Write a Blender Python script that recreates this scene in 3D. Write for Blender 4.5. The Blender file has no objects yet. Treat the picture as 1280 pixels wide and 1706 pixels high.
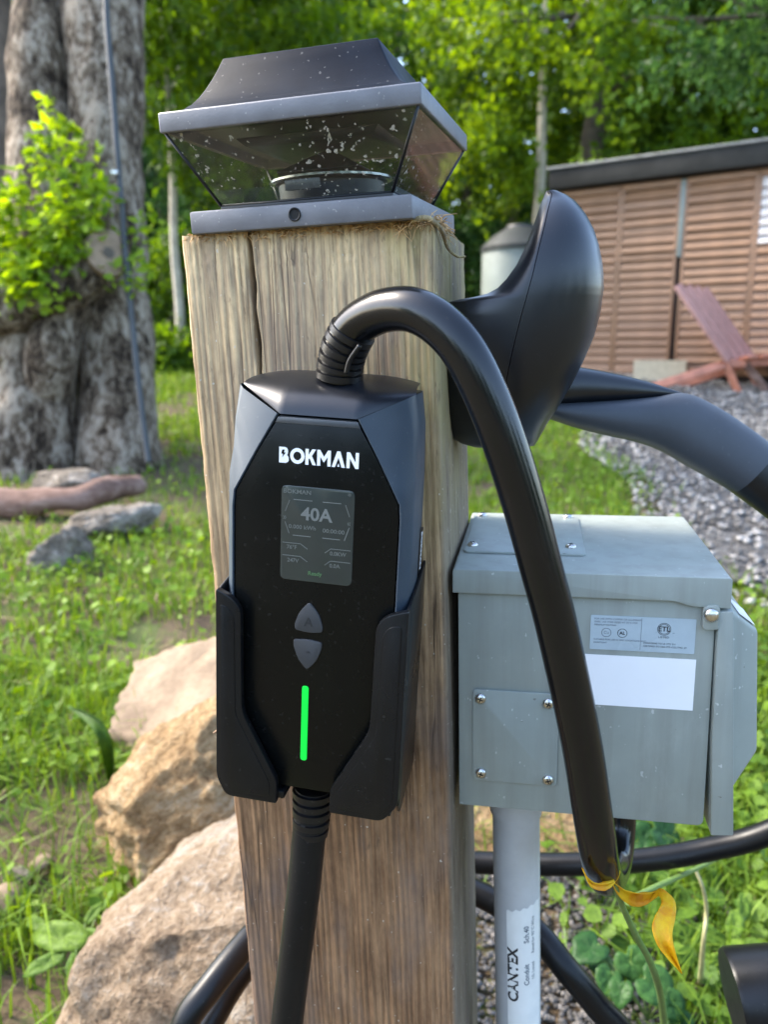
import bpy, bmesh, math, random
import numpy as np
from mathutils import Vector, Matrix, noise
R = math.radians
scene = bpy.context.scene
COL = scene.collection
random.seed(7); rng = np.random.default_rng(11)

# ---------------------------------------------------------------- camera, sky, sun, exposure
CAM = Vector((0, 0, 0.9)); PITCH = R(11.4); FPX = 1307.0; IW, IH = 1280.0, 1706.0
cd = bpy.data.cameras.new('camera'); cam = bpy.data.objects.new('camera', cd); COL.objects.link(cam)
cam.location = CAM; cam.rotation_euler = (math.pi/2 - PITCH, 0, 0)
cd.sensor_fit = 'VERTICAL'; cd.sensor_height = 36.0; cd.lens = FPX/IH*36.0
cd.clip_start = 0.02; cd.clip_end = 400
cd.dof.use_dof = True; cd.dof.focus_distance = 0.415; cd.dof.aperture_fstop = cd.lens/3.0   # 3.0 mm pupil
scene.camera = cam
SUN_EL, SUN_AZ = R(44), math.atan2(-0.93, 0.30)          # sun stands to the left, a little beyond the post
w = bpy.data.worlds.new('World'); scene.world = w; w.use_nodes = True
wn = w.node_tree.nodes; wn.clear()
sky = wn.new('ShaderNodeTexSky'); sky.sky_type = 'NISHITA'; sky.sun_disc = False
sky.sun_elevation = SUN_EL; sky.sun_rotation = SUN_AZ; sky.air_density = 1.0; sky.dust_density = 2.2; sky.ozone_density = 1.0
bg = wn.new('ShaderNodeBackground'); bg.inputs[1].default_value = 0.15
wo = wn.new('ShaderNodeOutputWorld')
w.node_tree.links.new(sky.outputs[0], bg.inputs[0]); w.node_tree.links.new(bg.outputs[0], wo.inputs[0])
sd = bpy.data.lights.new('sun', 'SUN'); sun = bpy.data.objects.new('sun', sd); COL.objects.link(sun)
sd.energy = 1.1; sd.angle = R(12); sd.color = (1.0, 0.93, 0.80)
sdir = Vector((math.sin(SUN_AZ)*math.cos(SUN_EL), math.cos(SUN_AZ)*math.cos(SUN_EL), math.sin(SUN_EL)))
sun.rotation_euler = sdir.to_track_quat('Z', 'Y').to_euler()
vs = scene.view_settings; vs.view_transform = 'Standard'; vs.look = 'None'; vs.gamma = 1.0; vs.exposure = 2.7
scene.render.film_transparent = False
try:
    scene.cycles.use_denoising = True; scene.cycles.denoiser = 'OPENIMAGEDENOISE'
    scene.cycles.max_bounces = 8; scene.cycles.transparent_max_bounces = 16; scene.cycles.transmission_bounces = 6
    scene.cycles.sample_clamp_indirect = 6.0
except Exception: pass

# ---------------------------------------------------------------- helpers
cR = Vector((1, 0, 0)); cF = Vector((0, math.cos(PITCH), -math.sin(PITCH))); cU = Vector((0, math.sin(PITCH), math.cos(PITCH)))
def ray(x, y): return cR*((x-IW/2)/FPX) - cU*((y-IH/2)/FPX) + cF
def at(x, y, depth): return CAM + ray(x, y)*depth
def on_plane(x, y, M, yl):            # point of that line of sight on the plane local y = yl of frame M, in M's coordinates
    Mi = M.inverted(); d = Mi.to_3x3() @ ray(x, y); o = Mi @ CAM
    return o + d*((yl - o.y)/d.y)
def gz(x, y):                         # height of the sloping ground
    yy = min(max(y, -3.0), 9.0) if not isinstance(y, np.ndarray) else np.clip(y, -3.0, 9.0)
    return 0.110*yy
def on_ground(x, y, lift=0.0):
    d = ray(x, y); t = (gz(0, 0) + lift - CAM.z)/(d.z - 0.110*d.y); return CAM + d*t

def set_props(o, label=None, cat=None, group=None, kind=None):
    if label: o['label'] = label
    if cat: o['category'] = cat
    if group: o['group'] = group
    if kind: o['kind'] = kind
    return o
def root(name, M, label, cat, group=None):
    o = bpy.data.objects.new(name, None); COL.objects.link(o); o.empty_display_size = 0.02
    o.matrix_world = M; set_props(o, label, cat, group); return o
def link(name, me, mat=None, parent=None, smooth=False):
    o = bpy.data.objects.new(name, me); COL.objects.link(o)
    if mat is not None: me.materials.append(mat)
    if parent is not None: o.parent = parent
    if smooth: me.polygons.foreach_set('use_smooth', [True]*len(me.polygons))
    return o
def mesh(name, v, f, mat=None, parent=None, smooth=False):
    me = bpy.data.meshes.new(name); me.from_pydata([tuple(p) for p in v], [], f); me.update()
    return link(name, me, mat, parent, smooth)
def from_bm(name, bm, mat=None, parent=None, smooth=False, sharp=None):
    bmesh.ops.recalc_face_normals(bm, faces=bm.faces)
    me = bpy.data.meshes.new(name); bm.to_mesh(me); bm.free()
    o = link(name, me, mat, parent, smooth)
    if smooth and sharp: me.set_sharp_from_angle(angle=R(sharp))
    return o
def np_mesh(name, V, faces_n, mat=None, parent=None, attr=None, smooth=False):
    """V (N,k,3): N pieces of k vertices; faces_n: list of tuples of vertex indices of one piece"""
    N, k, _ = V.shape
    me = bpy.data.meshes.new(name); me.vertices.add(N*k); me.vertices.foreach_set('co', V.reshape(-1).astype(np.float32))
    loops = np.concatenate([np.array(f) for f in faces_n]); ln = np.array([len(f) for f in faces_n])
    L = (np.arange(N)[:, None]*k + loops[None, :]).reshape(-1)
    tot = np.tile(ln, N); start = np.concatenate([[0], np.cumsum(tot)[:-1]])
    me.loops.add(len(L)); me.loops.foreach_set('vertex_index', L.astype(np.int32))
    me.polygons.add(len(tot)); me.polygons.foreach_set('loop_start', start.astype(np.int32))
    me.update(calc_edges=True); me.validate()
    if attr is not None:
        a = me.attributes.new('tint', 'FLOAT', 'POINT'); a.data.foreach_set('value', np.repeat(attr, k).astype(np.float32))
    return link(name, me, mat, parent, smooth)
def bevel_bm(bm, wd, segs=2, ang=30):
    if wd <= 0: return
    ed = [e for e in bm.edges if len(e.link_faces) == 2 and e.calc_face_angle(0) > R(ang)]
    bmesh.ops.bevel(bm, geom=ed, offset=wd, segments=segs, profile=0.5, affect='EDGES', clamp_overlap=True)
def box(name, x0, x1, y0, y1, z0, z1, mat, parent=None, bev=0.001, segs=2, smooth=True):
    bm = bmesh.new()
    vs_ = [bm.verts.new((x, y, z)) for x in (x0, x1) for y in (y0, y1) for z in (z0, z1)]
    for f in ((0,1,3,2),(4,6,7,5),(0,4,5,1),(2,3,7,6),(0,2,6,4),(1,5,7,3)): bm.faces.new([vs_[i] for i in f])
    bmesh.ops.recalc_face_normals(bm, faces=bm.faces); bevel_bm(bm, bev, segs)
    return from_bm(name, bm, mat, parent, smooth, 40)
def prism(name, poly, yf, yb, mat, parent=None, bev=0.0005, segs=2, front_only=False):
    """poly of (x, z) extruded from y = yf (front) to yb"""
    bm = bmesh.new(); n = len(poly)
    a = [bm.verts.new((p[0], yf, p[1])) for p in poly]; b = [bm.verts.new((p[0], yb, p[1])) for p in poly]
    ff = bm.faces.new(a); bm.faces.new(b[::-1])
    for i in range(n): bm.faces.new((a[i], b[i], b[(i+1) % n], a[(i+1) % n]))
    bmesh.ops.recalc_face_normals(bm, faces=bm.faces)
    if bev > 0:
        ed = list(ff.edges) if front_only else [e for e in bm.edges if e.calc_face_angle(0) > R(50)]
        bmesh.ops.bevel(bm, geom=ed, offset=bev, segments=segs, profile=0.5, affect='EDGES', clamp_overlap=True)
    return from_bm(name, bm, mat, parent, True, 35)
def round_poly(pts, r, n=4):
    out = []; N = len(pts); rr = r if isinstance(r, (list, tuple)) else [r]*N
    for i in range(N):
        p0, p1, p2 = Vector(pts[i-1]), Vector(pts[i]), Vector(pts[(i+1) % N])
        a, b = (p0-p1), (p2-p1); k = min(rr[i], a.length*0.45, b.length*0.45)
        if k < 1e-6: out.append(tuple(p1)); continue
        A, B = p1 + a.normalized()*k, p1 + b.normalized()*k
        for j in range(n+1):
            t = j/n; q = A*(1-t)**2 + p1*2*t*(1-t) + B*t*t; out.append(tuple(q))
    return out
def rrect(x0, x1, z0, z1, r, n=4): return round_poly([(x0, z0), (x1, z0), (x1, z1), (x0, z1)], r, n)
def catmull(pts, n=8):
    P = [Vector(p) for p in pts]; P = [P[0]*2-P[1]] + P + [P[-1]*2-P[-2]]; out = []
    for i in range(1, len(P)-2):
        for j in range(n):
            t = j/n; a, b, c, d = P[i-1], P[i], P[i+1], P[i+2]
            out.append(0.5*((2*b) + (c-a)*t + (2*a-5*b+4*c-d)*t*t + (3*b-3*c+d-a)*t**3))
    out.append(P[-2]); return out
def tube_geo(path, rad, segs=20, cap=True):
    """path list of Vectors, rad float or function of (t in 0..1)"""
    P = [Vector(p) for p in path]; n = len(P)
    T = [(P[min(i+1, n-1)]-P[max(i-1, 0)]).normalized() for i in range(n)]
    nrm = T[0].orthogonal().normalized(); V = []; F = []
    L = [0.0]
    for i in range(1, n): L.append(L[-1]+(P[i]-P[i-1]).length)
    for i in range(n):
        if i: nrm = (nrm - T[i]*nrm.dot(T[i])).normalized()
        bn = T[i].cross(nrm); r = rad(L[i]/L[-1]) if callable(rad) else rad
        for j in range(segs):
            a = 2*math.pi*j/segs; V.append(P[i] + (nrm*math.cos(a) + bn*math.sin(a))*r)
        if i:
            for j in range(segs):
                k = (j+1) % segs; F.append(((i-1)*segs+j, (i-1)*segs+k, i*segs+k, i*segs+j))
    if cap:
        F.append(tuple(range(segs))[::-1]); F.append(tuple((n-1)*segs+j for j in range(segs)))
    return V, F
def tube(name, path, rad, mat, parent=None, segs=20, sharp=50):
    V, F = tube_geo(path, rad, segs)
    if parent is not None:
        Mi = parent.matrix_world.inverted() if getattr(parent, 'type', '') == 'EMPTY' and parent.get('world_parts') else None
        if Mi: V = [Mi @ v for v in V]
    o = mesh(name, V, F, mat, parent, True); o.data.set_sharp_from_angle(angle=R(sharp)); return o
def text_mesh(name, s, size, M, mat, parent=None, bold=0.0, align='CENTER', sx=1.0, ext=0.00006):
    c = bpy.data.curves.new(name, 'FONT'); c.body = s; c.size = size; c.align_x = align; c.align_y = 'CENTER'
    c.offset = bold; c.extrude = ext; c.resolution_u = 3
    t = bpy.data.objects.new('tmp_text', c); COL.objects.link(t)
    dg = bpy.context.evaluated_depsgraph_get(); dg.update()
    me = bpy.data.meshes.new_from_object(t.evaluated_get(dg)); bpy.data.objects.remove(t); bpy.data.curves.remove(c)
    me.materials.clear(); me.transform(M @ Matrix.Diagonal((sx, 1, 1, 1)))
    me.name = name
    return link(name, me, mat, parent)
FRONT = Matrix(((1,0,0,0),(0,0,-1,0),(0,1,0,0),(0,0,0,1)))      # text plane XY -> XZ plane facing -y
def T(x, y, z): return Matrix.Translation((x, y, z))
def euler_M(loc, yaw, tx, ty):
    return T(*loc) @ Matrix.Rotation(yaw, 4, 'Z') @ Matrix.Rotation(tx, 4, 'X') @ Matrix.Rotation(ty, 4, 'Y')

# ---------------------------------------------------------------- materials
def new_mat(name):
    m = bpy.data.materials.new(name); m.use_nodes = True; return m, m.node_tree.nodes, m.node_tree.links, m.node_tree.nodes['Principled BSDF']
def N_(ns, t, **kw):
    n = ns.new(t)
    for k, v in kw.items():
        if k in n.inputs: n.inputs[k].default_value = v
        else: setattr(n, k, v)
    return n
def ramp(ns, stops, interp='LINEAR'):
    r = ns.new('ShaderNodeValToRGB'); e = r.color_ramp.elements; r.color_ramp.interpolation = interp
    while len(e) < len(stops): e.new(0.5)
    for el, (p, c) in zip(e, stops):
        el.position = p; el.color = (*c, 1) if len(c) == 3 else c
    return r
def coords(ns, ls, scale=(1,1,1), kind='Object'):
    t = ns.new('ShaderNodeTexCoord'); m = ns.new('ShaderNodeMapping'); m.inputs['Scale'].default_value = scale
    ls.new(t.outputs[kind], m.inputs[0]); return m.outputs[0]
def add_bump(ns, ls, b, height, strength=0.3, dist=0.001):
    u = ns.new('ShaderNodeBump'); u.inputs['Strength'].default_value = strength; u.inputs['Distance'].default_value = dist
    ls.new(height, u.inputs['Height']); ls.new(u.outputs[0], b.inputs['Normal']); return u
def plain(name, col, rough=0.5, metal=0.0, spec=0.5, var=0.12, scale=60, bump=0.05, bscale=600, rvar=0.1, dust=0.0, coat=0.0):
    """a plastic, paint or metal with faint mottling, uneven gloss, fine relief and optional pale dust specks"""
    m, ns, ls, b = new_mat(name)
    co = coords(ns, ls)
    n1 = N_(ns, 'ShaderNodeTexNoise', Scale=scale, Detail=4.0, Roughness=0.6); ls.new(co, n1.inputs['Vector'])
    c0 = tuple(x*(1-var) for x in col); c1 = tuple(min(1, x*(1+var)) for x in col)
    r = ramp(ns, [(0.3, c0), (0.7, c1)]); ls.new(n1.outputs[0], r.inputs[0]); out = r.outputs[0]
    if dust > 0:
        n3 = N_(ns, 'ShaderNodeTexNoise', Scale=420.0, Detail=1.0); ls.new(co, n3.inputs['Vector'])
        rd = ramp(ns, [(0.715, (0,0,0)), (0.745, (1,1,1))]); ls.new(n3.outputs[0], rd.inputs[0])
        n4 = N_(ns, 'ShaderNodeTexNoise', Scale=14.0, Detail=3.0); ls.new(co, n4.inputs['Vector'])
        rh = ramp(ns, [(0.35, (0,0,0)), (0.75, (1,1,1))]); ls.new(n4.outputs[0], rh.inputs[0])
        mx = ns.new('ShaderNodeMath'); mx.operation = 'MULTIPLY_ADD'; mx.inputs[1].default_value = 0.10*dust
        ls.new(rh.outputs[0], mx.inputs[0])
        m2 = ns.new('ShaderNodeMath'); m2.operation = 'MULTIPLY'; m2.inputs[1].default_value = 0.75*dust; ls.new(rd.outputs[0], m2.inputs[0])
        ls.new(m2.outputs[0], mx.inputs[2])
        mix = ns.new('ShaderNodeMixRGB'); mix.inputs[2].default_value = (0.42, 0.40, 0.37, 1)
        ls.new(mx.outputs[0], mix.inputs[0]); ls.new(out, mix.inputs[1]); out = mix.outputs[0]
    ls.new(out, b.inputs['Base Color'])
    n2 = N_(ns, 'ShaderNodeTexNoise', Scale=scale*0.7, Detail=5.0); ls.new(co, n2.inputs['Vector'])
    rr = ns.new('ShaderNodeMapRange'); rr.inputs[3].default_value = max(0.03, rough-rvar); rr.inputs[4].default_value = min(1, rough+rvar)
    ls.new(n2.outputs[0], rr.inputs[0]); ls.new(rr.outputs[0], b.inputs['Roughness'])
    b.inputs['Metallic'].default_value = metal; b.inputs['Specular IOR Level'].default_value = spec
    b.inputs['Coat Weight'].default_value = coat
    if bump > 0:
        n5 = N_(ns, 'ShaderNodeTexNoise', Scale=bscale, Detail=2.0); ls.new(co, n5.inputs['Vector'])
        add_bump(ns, ls, b, n5.outputs[0], bump, 0.0006)
    return m
M = {}
M['plastic'] = plain('black_plastic', (0.006, 0.0065, 0.0075), 0.36, spec=0.32, dust=0.06, bump=0.04)
M['holster'] = plain('satin_black_plastic', (0.0045, 0.0055, 0.008), 0.32, spec=0.50, dust=0.02, bump=0.02)
M['cradle'] = plain('cradle_plastic', (0.0045, 0.005, 0.006), 0.30, spec=0.30, dust=0.04, bump=0.06, bscale=900)
M['shell'] = plain('blue_grey_plastic', (0.034, 0.050, 0.070), 0.45, spec=0.40, var=0.06, dust=0.05, bump=0.08, bscale=1400)
M['plate'] = plain('front_plate', (0.0022, 0.0028, 0.003), 0.26, spec=0.22, var=0.1, dust=0.022, bump=0.015)
M['bevel_glint'] = plain('bevel_glint_bar', (0.05, 0.055, 0.06), 0.35, spec=0.5, bump=0.0)
M['rubber'] = plain('cable_rubber', (0.0025, 0.003, 0.004), 0.20, spec=0.46, dust=0.025, bump=0.05, bscale=300)
M['rubber_dull'] = plain('dull_rubber', (0.004, 0.0045, 0.0055), 0.36, spec=0.28, dust=0.05, bump=0.08, bscale=300)
M['boot'] = plain('boot_rubber', (0.005, 0.005, 0.006), 0.36, spec=0.4, dust=0.08, bump=0.1)
M['handle'] = plain('handle_grey', (0.038, 0.044, 0.054), 0.52, spec=0.45, var=0.08, dust=0.05, bump=0.1, bscale=1500)
M['paint'] = plain('grey_enamel', (0.280, 0.308, 0.276), 0.40, spec=0.45, var=0.08, scale=22, dust=0.30, bump=0.05, bscale=500)
M['steel'] = plain('screw_steel', (0.62, 0.60, 0.57), 0.28, metal=1.0, var=0.15, scale=300, bump=0.1)
M['sticker'] = plain('white_sticker', (0.80, 0.81, 0.82), 0.40, var=0.02, scale=40, bump=0.02)
M['clear_sticker'] = plain('silver_sticker', (0.38, 0.46, 0.50), 0.25, var=0.07, scale=50, bump=0.06)
M['ink'] = plain('black_ink', (0.02, 0.022, 0.025), 0.5, var=0.1, bump=0.0)
M['ink_grey'] = plain('grey_ink', (0.13, 0.15, 0.17), 0.5, var=0.2, bump=0.0)
M['white_print'] = plain('white_print', (0.82, 0.83, 0.83), 0.45, var=0.02, bump=0.0)
M['button'] = plain('button_rubber', (0.035, 0.037, 0.040), 0.55, var=0.06, bump=0.05)
M['button_mark'] = plain('button_mark', (0.016, 0.017, 0.019), 0.5, bump=0.0)
M['screen'] = plain('screen_glass', (0.036, 0.042, 0.038), 0.14, spec=0.45, var=0.12, scale=30, bump=0.0, rvar=0.03)
M['pvc'] = plain('grey_pvc', (0.48, 0.48, 0.47), 0.50, var=0.08, scale=45, dust=0.25, bump=0.08, bscale=250)
M['pvc_label'] = plain('pvc_label', (0.74, 0.74, 0.70), 0.5, var=0.06, scale=60, bump=0.03)
M['lamp'] = plain('lamp_plastic', (0.125, 0.125, 0.135), 0.45, spec=0.5, var=0.16, dust=0.45, bump=0.12, bscale=900)
M['lamp_top'] = plain('lamp_crown', (0.004, 0.007, 0.013), 0.50, spec=0.06, var=0.2, dust=0.22, bump=0.05)
M['lamp_inner'] = plain('lamp_inner', (0.010, 0.010, 0.011), 0.45, dust=0.05)
M['chrome'] = plain('chrome', (0.30, 0.30, 0.30), 0.22, metal=1.0, var=0.05, bump=0.02, rvar=0.05)
M['led'] = plain('led_lens', (0.09, 0.09, 0.09), 0.25, var=0.15, scale=400)
M['fibre'] = plain('torn_fibre', (0.52, 0.33, 0.15), 0.8, var=0.35, scale=120)
M['hole'] = plain('hole_dark', (0.004, 0.004, 0.004), 0.8, bump=0.0)
M['roof'] = plain('roof_dark', (0.022, 0.022, 0.021), 0.6, spec=0.2, var=0.35, scale=6, bump=0.2, bscale=40)
M['roof_edge'] = plain('roof_edge', (0.24, 0.24, 0.23), 0.5, var=0.3, scale=9, bump=0.1, bscale=60)
M['concrete'] = plain('concrete', (0.50, 0.42, 0.29), 0.9, var=0.14, scale=30, bump=0.5, bscale=90)
M['chair'] = plain('chair_wood', (0.44, 0.165, 0.095), 0.55, var=0.25, scale=14, bump=0.2, bscale=60)
M['chair_pale'] = plain('chair_back_wood', (0.42, 0.225, 0.19), 0.5, var=0.15, scale=14, bump=0.2, bscale=60)
M['tank'] = plain('tank_grey', (0.22, 0.25, 0.23), 0.5, var=0.10, scale=5, bump=0.1, bscale=40)
M['tank_lid'] = plain('tank_lid', (0.035, 0.038, 0.038), 0.5, var=0.2, scale=8)
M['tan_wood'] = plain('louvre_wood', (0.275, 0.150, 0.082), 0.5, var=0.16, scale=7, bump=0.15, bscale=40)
M['sky_pale_slat'] = plain('sky_pale_louvre', (0.62, 0.56, 0.53), 0.3, var=0.12, scale=9, bump=0.1)
M['dark_in'] = plain('dark_interior', (0.030, 0.017, 0.012), 0.8, bump=0.0)
M['soil_in'] = plain('cut_wood', (0.24, 0.165, 0.105), 0.8, var=0.25, scale=30, bump=0.3, bscale=120)
M['pale_trunk'] = plain('pale_bark', (0.42, 0.37, 0.29), 0.8, var=0.3, scale=10, bump=0.5, bscale=40)
M['dark_trunk'] = plain('dark_bark', (0.10, 0.080, 0.060), 0.9, var=0.4, scale=10, bump=0.5, bscale=40)
def enamel():
    """grey machine enamel: faint run-off streaks, chalky patches, small chips and scuffs"""
    m, ns, ls, b = new_mat('weathered_enamel'); t = ns.new('ShaderNodeTexCoord'); ob = t.outputs['Object']
    def nz(scale, st=(1, 1, 1), det=4.0, ro=0.6):
        k = ns.new('ShaderNodeMapping'); k.inputs['Scale'].default_value = st; ls.new(ob, k.inputs[0]); n = N_(ns, 'ShaderNodeTexNoise', Scale=scale, Detail=det, Roughness=ro); ls.new(k.outputs[0], n.inputs['Vector']); return n.outputs[0]
    def mix(f, a, c, mode='MIX'):
        x = ns.new('ShaderNodeMixRGB'); x.blend_type = mode
        for i_, v in enumerate((f, a, c)):
            if isinstance(v, (int, float)): x.inputs[i_].default_value = v
            elif isinstance(v, tuple): x.inputs[i_].default_value = (*v, 1)
            else: ls.new(v, x.inputs[i_])
        return x.outputs[0]
    r0 = ramp(ns, [(0.3, (0.245, 0.272, 0.246)), (0.7, (0.305, 0.335, 0.302))]); ls.new(nz(16, (1, 1, 1), 6.0), r0.inputs[0]); c = r0.outputs[0]
    r1 = ramp(ns, [(0.46, (0, 0, 0)), (0.66, (0.32, 0.32, 0.32))]); ls.new(nz(90, (1, 1, 0.06), 4.0), r1.inputs[0]); c = mix(r1.outputs[0], c, (0.18, 0.185, 0.16))
    r2 = ramp(ns, [(0.56, (0, 0, 0)), (0.72, (0.35, 0.35, 0.35))]); ls.new(nz(30, (1, 1, 0.5), 8.0, 0.75), r2.inputs[0]); c = mix(r2.outputs[0], c, (0.37, 0.39, 0.37))
    r3 = ramp(ns, [(0.70, (0, 0, 0)), (0.73, (0.65, 0.65, 0.65))]); ls.new(nz(240, (1, 1, 0.7), 2.0), r3.inputs[0]); c = mix(r3.outputs[0], c, (0.55, 0.56, 0.54))
    r4 = ramp(ns, [(0.745, (0, 0, 0)), (0.765, (0.7, 0.7, 0.7))]); ls.new(nz(310, (0.5, 1, 1), 2.0), r4.inputs[0]); c = mix(r4.outputs[0], c, (0.10, 0.085, 0.065))
    ls.new(c, b.inputs['Base Color']); rr = ns.new('ShaderNodeMapRange'); rr.inputs[3].default_value = 0.30; rr.inputs[4].default_value = 0.58; ls.new(nz(40, (1, 1, 0.4), 6.0), rr.inputs[0]); ls.new(rr.outputs[0], b.inputs['Roughness'])
    b.inputs['Specular IOR Level'].default_value = 0.45
    u = add_bump(ns, ls, b, nz(14, (1, 1, 1), 2.0), 0.25, 0.004); return m
M['paint'] = enamel()
def emit(name, col, s, base=(0.1,0.1,0.1)):
    m, ns, ls, b = new_mat(name); b.inputs['Base Color'].default_value = (*base, 1); b.inputs['Roughness'].default_value = 0.3
    b.inputs['Emission Color'].default_value = (*col, 1); b.inputs['Emission Strength'].default_value = s; return m
M['led_green'] = emit('green_led', (0.0, 1.0, 0.075), 0.155, (0.0, 0.06, 0.012))
M['lcd'] = emit('lcd_glyph', (0.75, 0.85, 0.85), 0.012, (0.09, 0.10, 0.10))
M['lcd_dim'] = emit('lcd_glyph_dim', (0.75, 0.85, 0.85), 0.006, (0.085, 0.095, 0.09))
M['lcd_green'] = emit('lcd_glyph_green', (0.2, 0.8, 0.15), 0.008, (0.06, 0.12, 0.06))

def glass_mat():
    m, ns, ls, b = new_mat('smoked_glass'); ns.remove(b); out = ns['Material Output']
    co = coords(ns, ls)
    tr = N_(ns, 'ShaderNodeBsdfTransparent', Color=(0.86, 0.87, 0.85, 1)); gl = N_(ns, 'ShaderNodeBsdfGlossy', Roughness=0.05)
    fr = N_(ns, 'ShaderNodeFresnel', IOR=1.5); mx = ns.new('ShaderNodeMixShader')
    ge = ns.new('ShaderNodeNewGeometry'); iv = ns.new('ShaderNodeMath'); iv.operation = 'SUBTRACT'; iv.inputs[0].default_value = 1.0; ls.new(ge.outputs['Backfacing'], iv.inputs[1])
    fm = ns.new('ShaderNodeMath'); fm.operation = 'MULTIPLY'; ls.new(fr.outputs[0], fm.inputs[0]); ls.new(iv.outputs[0], fm.inputs[1])
    ls.new(fm.outputs[0], mx.inputs[0]); ls.new(tr.outputs[0], mx.inputs[1]); ls.new(gl.outputs[0], mx.inputs[2])
    df = N_(ns, 'ShaderNodeBsdfDiffuse', Color=(0.48, 0.45, 0.38, 1))
    n1 = N_(ns, 'ShaderNodeTexNoise', Scale=330.0, Detail=2.0); ls.new(co, n1.inputs['Vector'])
    n2 = N_(ns, 'ShaderNodeTexNoise', Scale=22.0, Detail=4.0); ls.new(co, n2.inputs['Vector'])
    ad = ns.new('ShaderNodeMath'); ad.operation = 'MULTIPLY_ADD'; ad.inputs[1].default_value = 0.42; ls.new(n2.outputs[0], ad.inputs[0]); ls.new(n1.outputs[0], ad.inputs[2])
    r1 = ramp(ns, [(0.90, (0.012,0.012,0.012)), (0.94, (0.7,0.7,0.7))]); ls.new(ad.outputs[0], r1.inputs[0])
    m2 = ns.new('ShaderNodeMixShader'); ls.new(r1.outputs[0], m2.inputs[0]); ls.new(mx.outputs[0], m2.inputs[1]); ls.new(df.outputs[0], m2.inputs[2])
    ls.new(m2.outputs[0], out.inputs[0]); return m
M['glass'] = glass_mat()

def leaf_mat(name, c0, c1, trans=0.52, rough=0.45, vein=0.0):
    m, ns, ls, b = new_mat(name); out = ns['Material Output']
    a = ns.new('ShaderNodeAttribute'); a.attribute_name = 'tint'
    r = ramp(ns, [(0.0, c0), (1.0, c1)]); ls.new(a.outputs['Fac'], r.inputs[0])
    if vein > 0:
        co = coords(ns, ls); nv = N_(ns, 'ShaderNodeTexNoise', Scale=120.0, Detail=5.0, Roughness=0.7); ls.new(co, nv.inputs['Vector'])
        vo = N_(ns, 'ShaderNodeTexVoronoi', Scale=190.0, feature='DISTANCE_TO_EDGE'); ls.new(co, vo.inputs['Vector'])
        rv = ramp(ns, [(0.0, (1.5, 1.45, 1.3)), (0.10, (1, 1, 1))]); ls.new(vo.outputs[0], rv.inputs[0])
        rn = ramp(ns, [(0.3, (0.55, 0.6, 0.6)), (0.7, (1.3, 1.25, 1.1))]); ls.new(nv.outputs[0], rn.inputs[0])
        m1 = ns.new('ShaderNodeMixRGB'); m1.blend_type = 'MULTIPLY'; m1.inputs[0].default_value = vein; ls.new(r.outputs[0], m1.inputs[1]); ls.new(rv.outputs[0], m1.inputs[2])
        m3 = ns.new('ShaderNodeMixRGB'); m3.blend_type = 'MULTIPLY'; m3.inputs[0].default_value = vein; ls.new(m1.outputs[0], m3.inputs[1]); ls.new(rn.outputs[0], m3.inputs[2]); r = m3
        add_bump(ns, ls, b, vo.outputs[0], 0.4, 0.002)
    ls.new(r.outputs[0], b.inputs['Base Color']); b.inputs['Roughness'].default_value = rough; b.inputs['Specular IOR Level'].default_value = 0.15
    t = ns.new('ShaderNodeBsdfTranslucent')
    hs = N_(ns, 'ShaderNodeHueSaturation', Hue=0.485, Saturation=1.1, Value=1.5); ls.new(r.outputs[0], hs.inputs['Color']); ls.new(hs.outputs[0], t.inputs[0])
    mx = ns.new('ShaderNodeMixShader'); mx.inputs[0].default_value = trans
    ls.new(b.outputs[0], mx.inputs[1]); ls.new(t.outputs[0], mx.inputs[2]); ls.new(mx.outputs[0], out.inputs[0]); return m
M['leaf_a'] = leaf_mat('leaf_mid_green', (0.028, 0.070, 0.008), (0.118, 0.210, 0.020))
M['leaf_b'] = leaf_mat('leaf_dark_green', (0.014, 0.045, 0.014), (0.060, 0.130, 0.030))
M['leaf_c'] = leaf_mat('leaf_yellow_green', (0.060, 0.130, 0.009), (0.190, 0.285, 0.025))
M['sprout'] = leaf_mat('leaf_sprout', (0.10, 0.19, 0.012), (0.28, 0.41, 0.038))
M['grass'] = leaf_mat('grass_blade', (0.056, 0.122, 0.011), (0.190, 0.290, 0.032), 0.35)
M['clover'] = leaf_mat('clover_leaf', (0.066, 0.140, 0.011), (0.205, 0.310, 0.032), 0.35)
M['violet'] = leaf_mat('violet_leaf', (0.012, 0.045, 0.014), (0.040, 0.105, 0.028), 0.2, 0.4, 0.9)
M['weed'] = leaf_mat('weed_leaf', (0.050, 0.110, 0.014), (0.130, 0.210, 0.030), 0.3, 0.5, 0.9)
M['straw'] = leaf_mat('dry_straw', (0.20, 0.15, 0.07), (0.40, 0.33, 0.18), 0.2)

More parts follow.
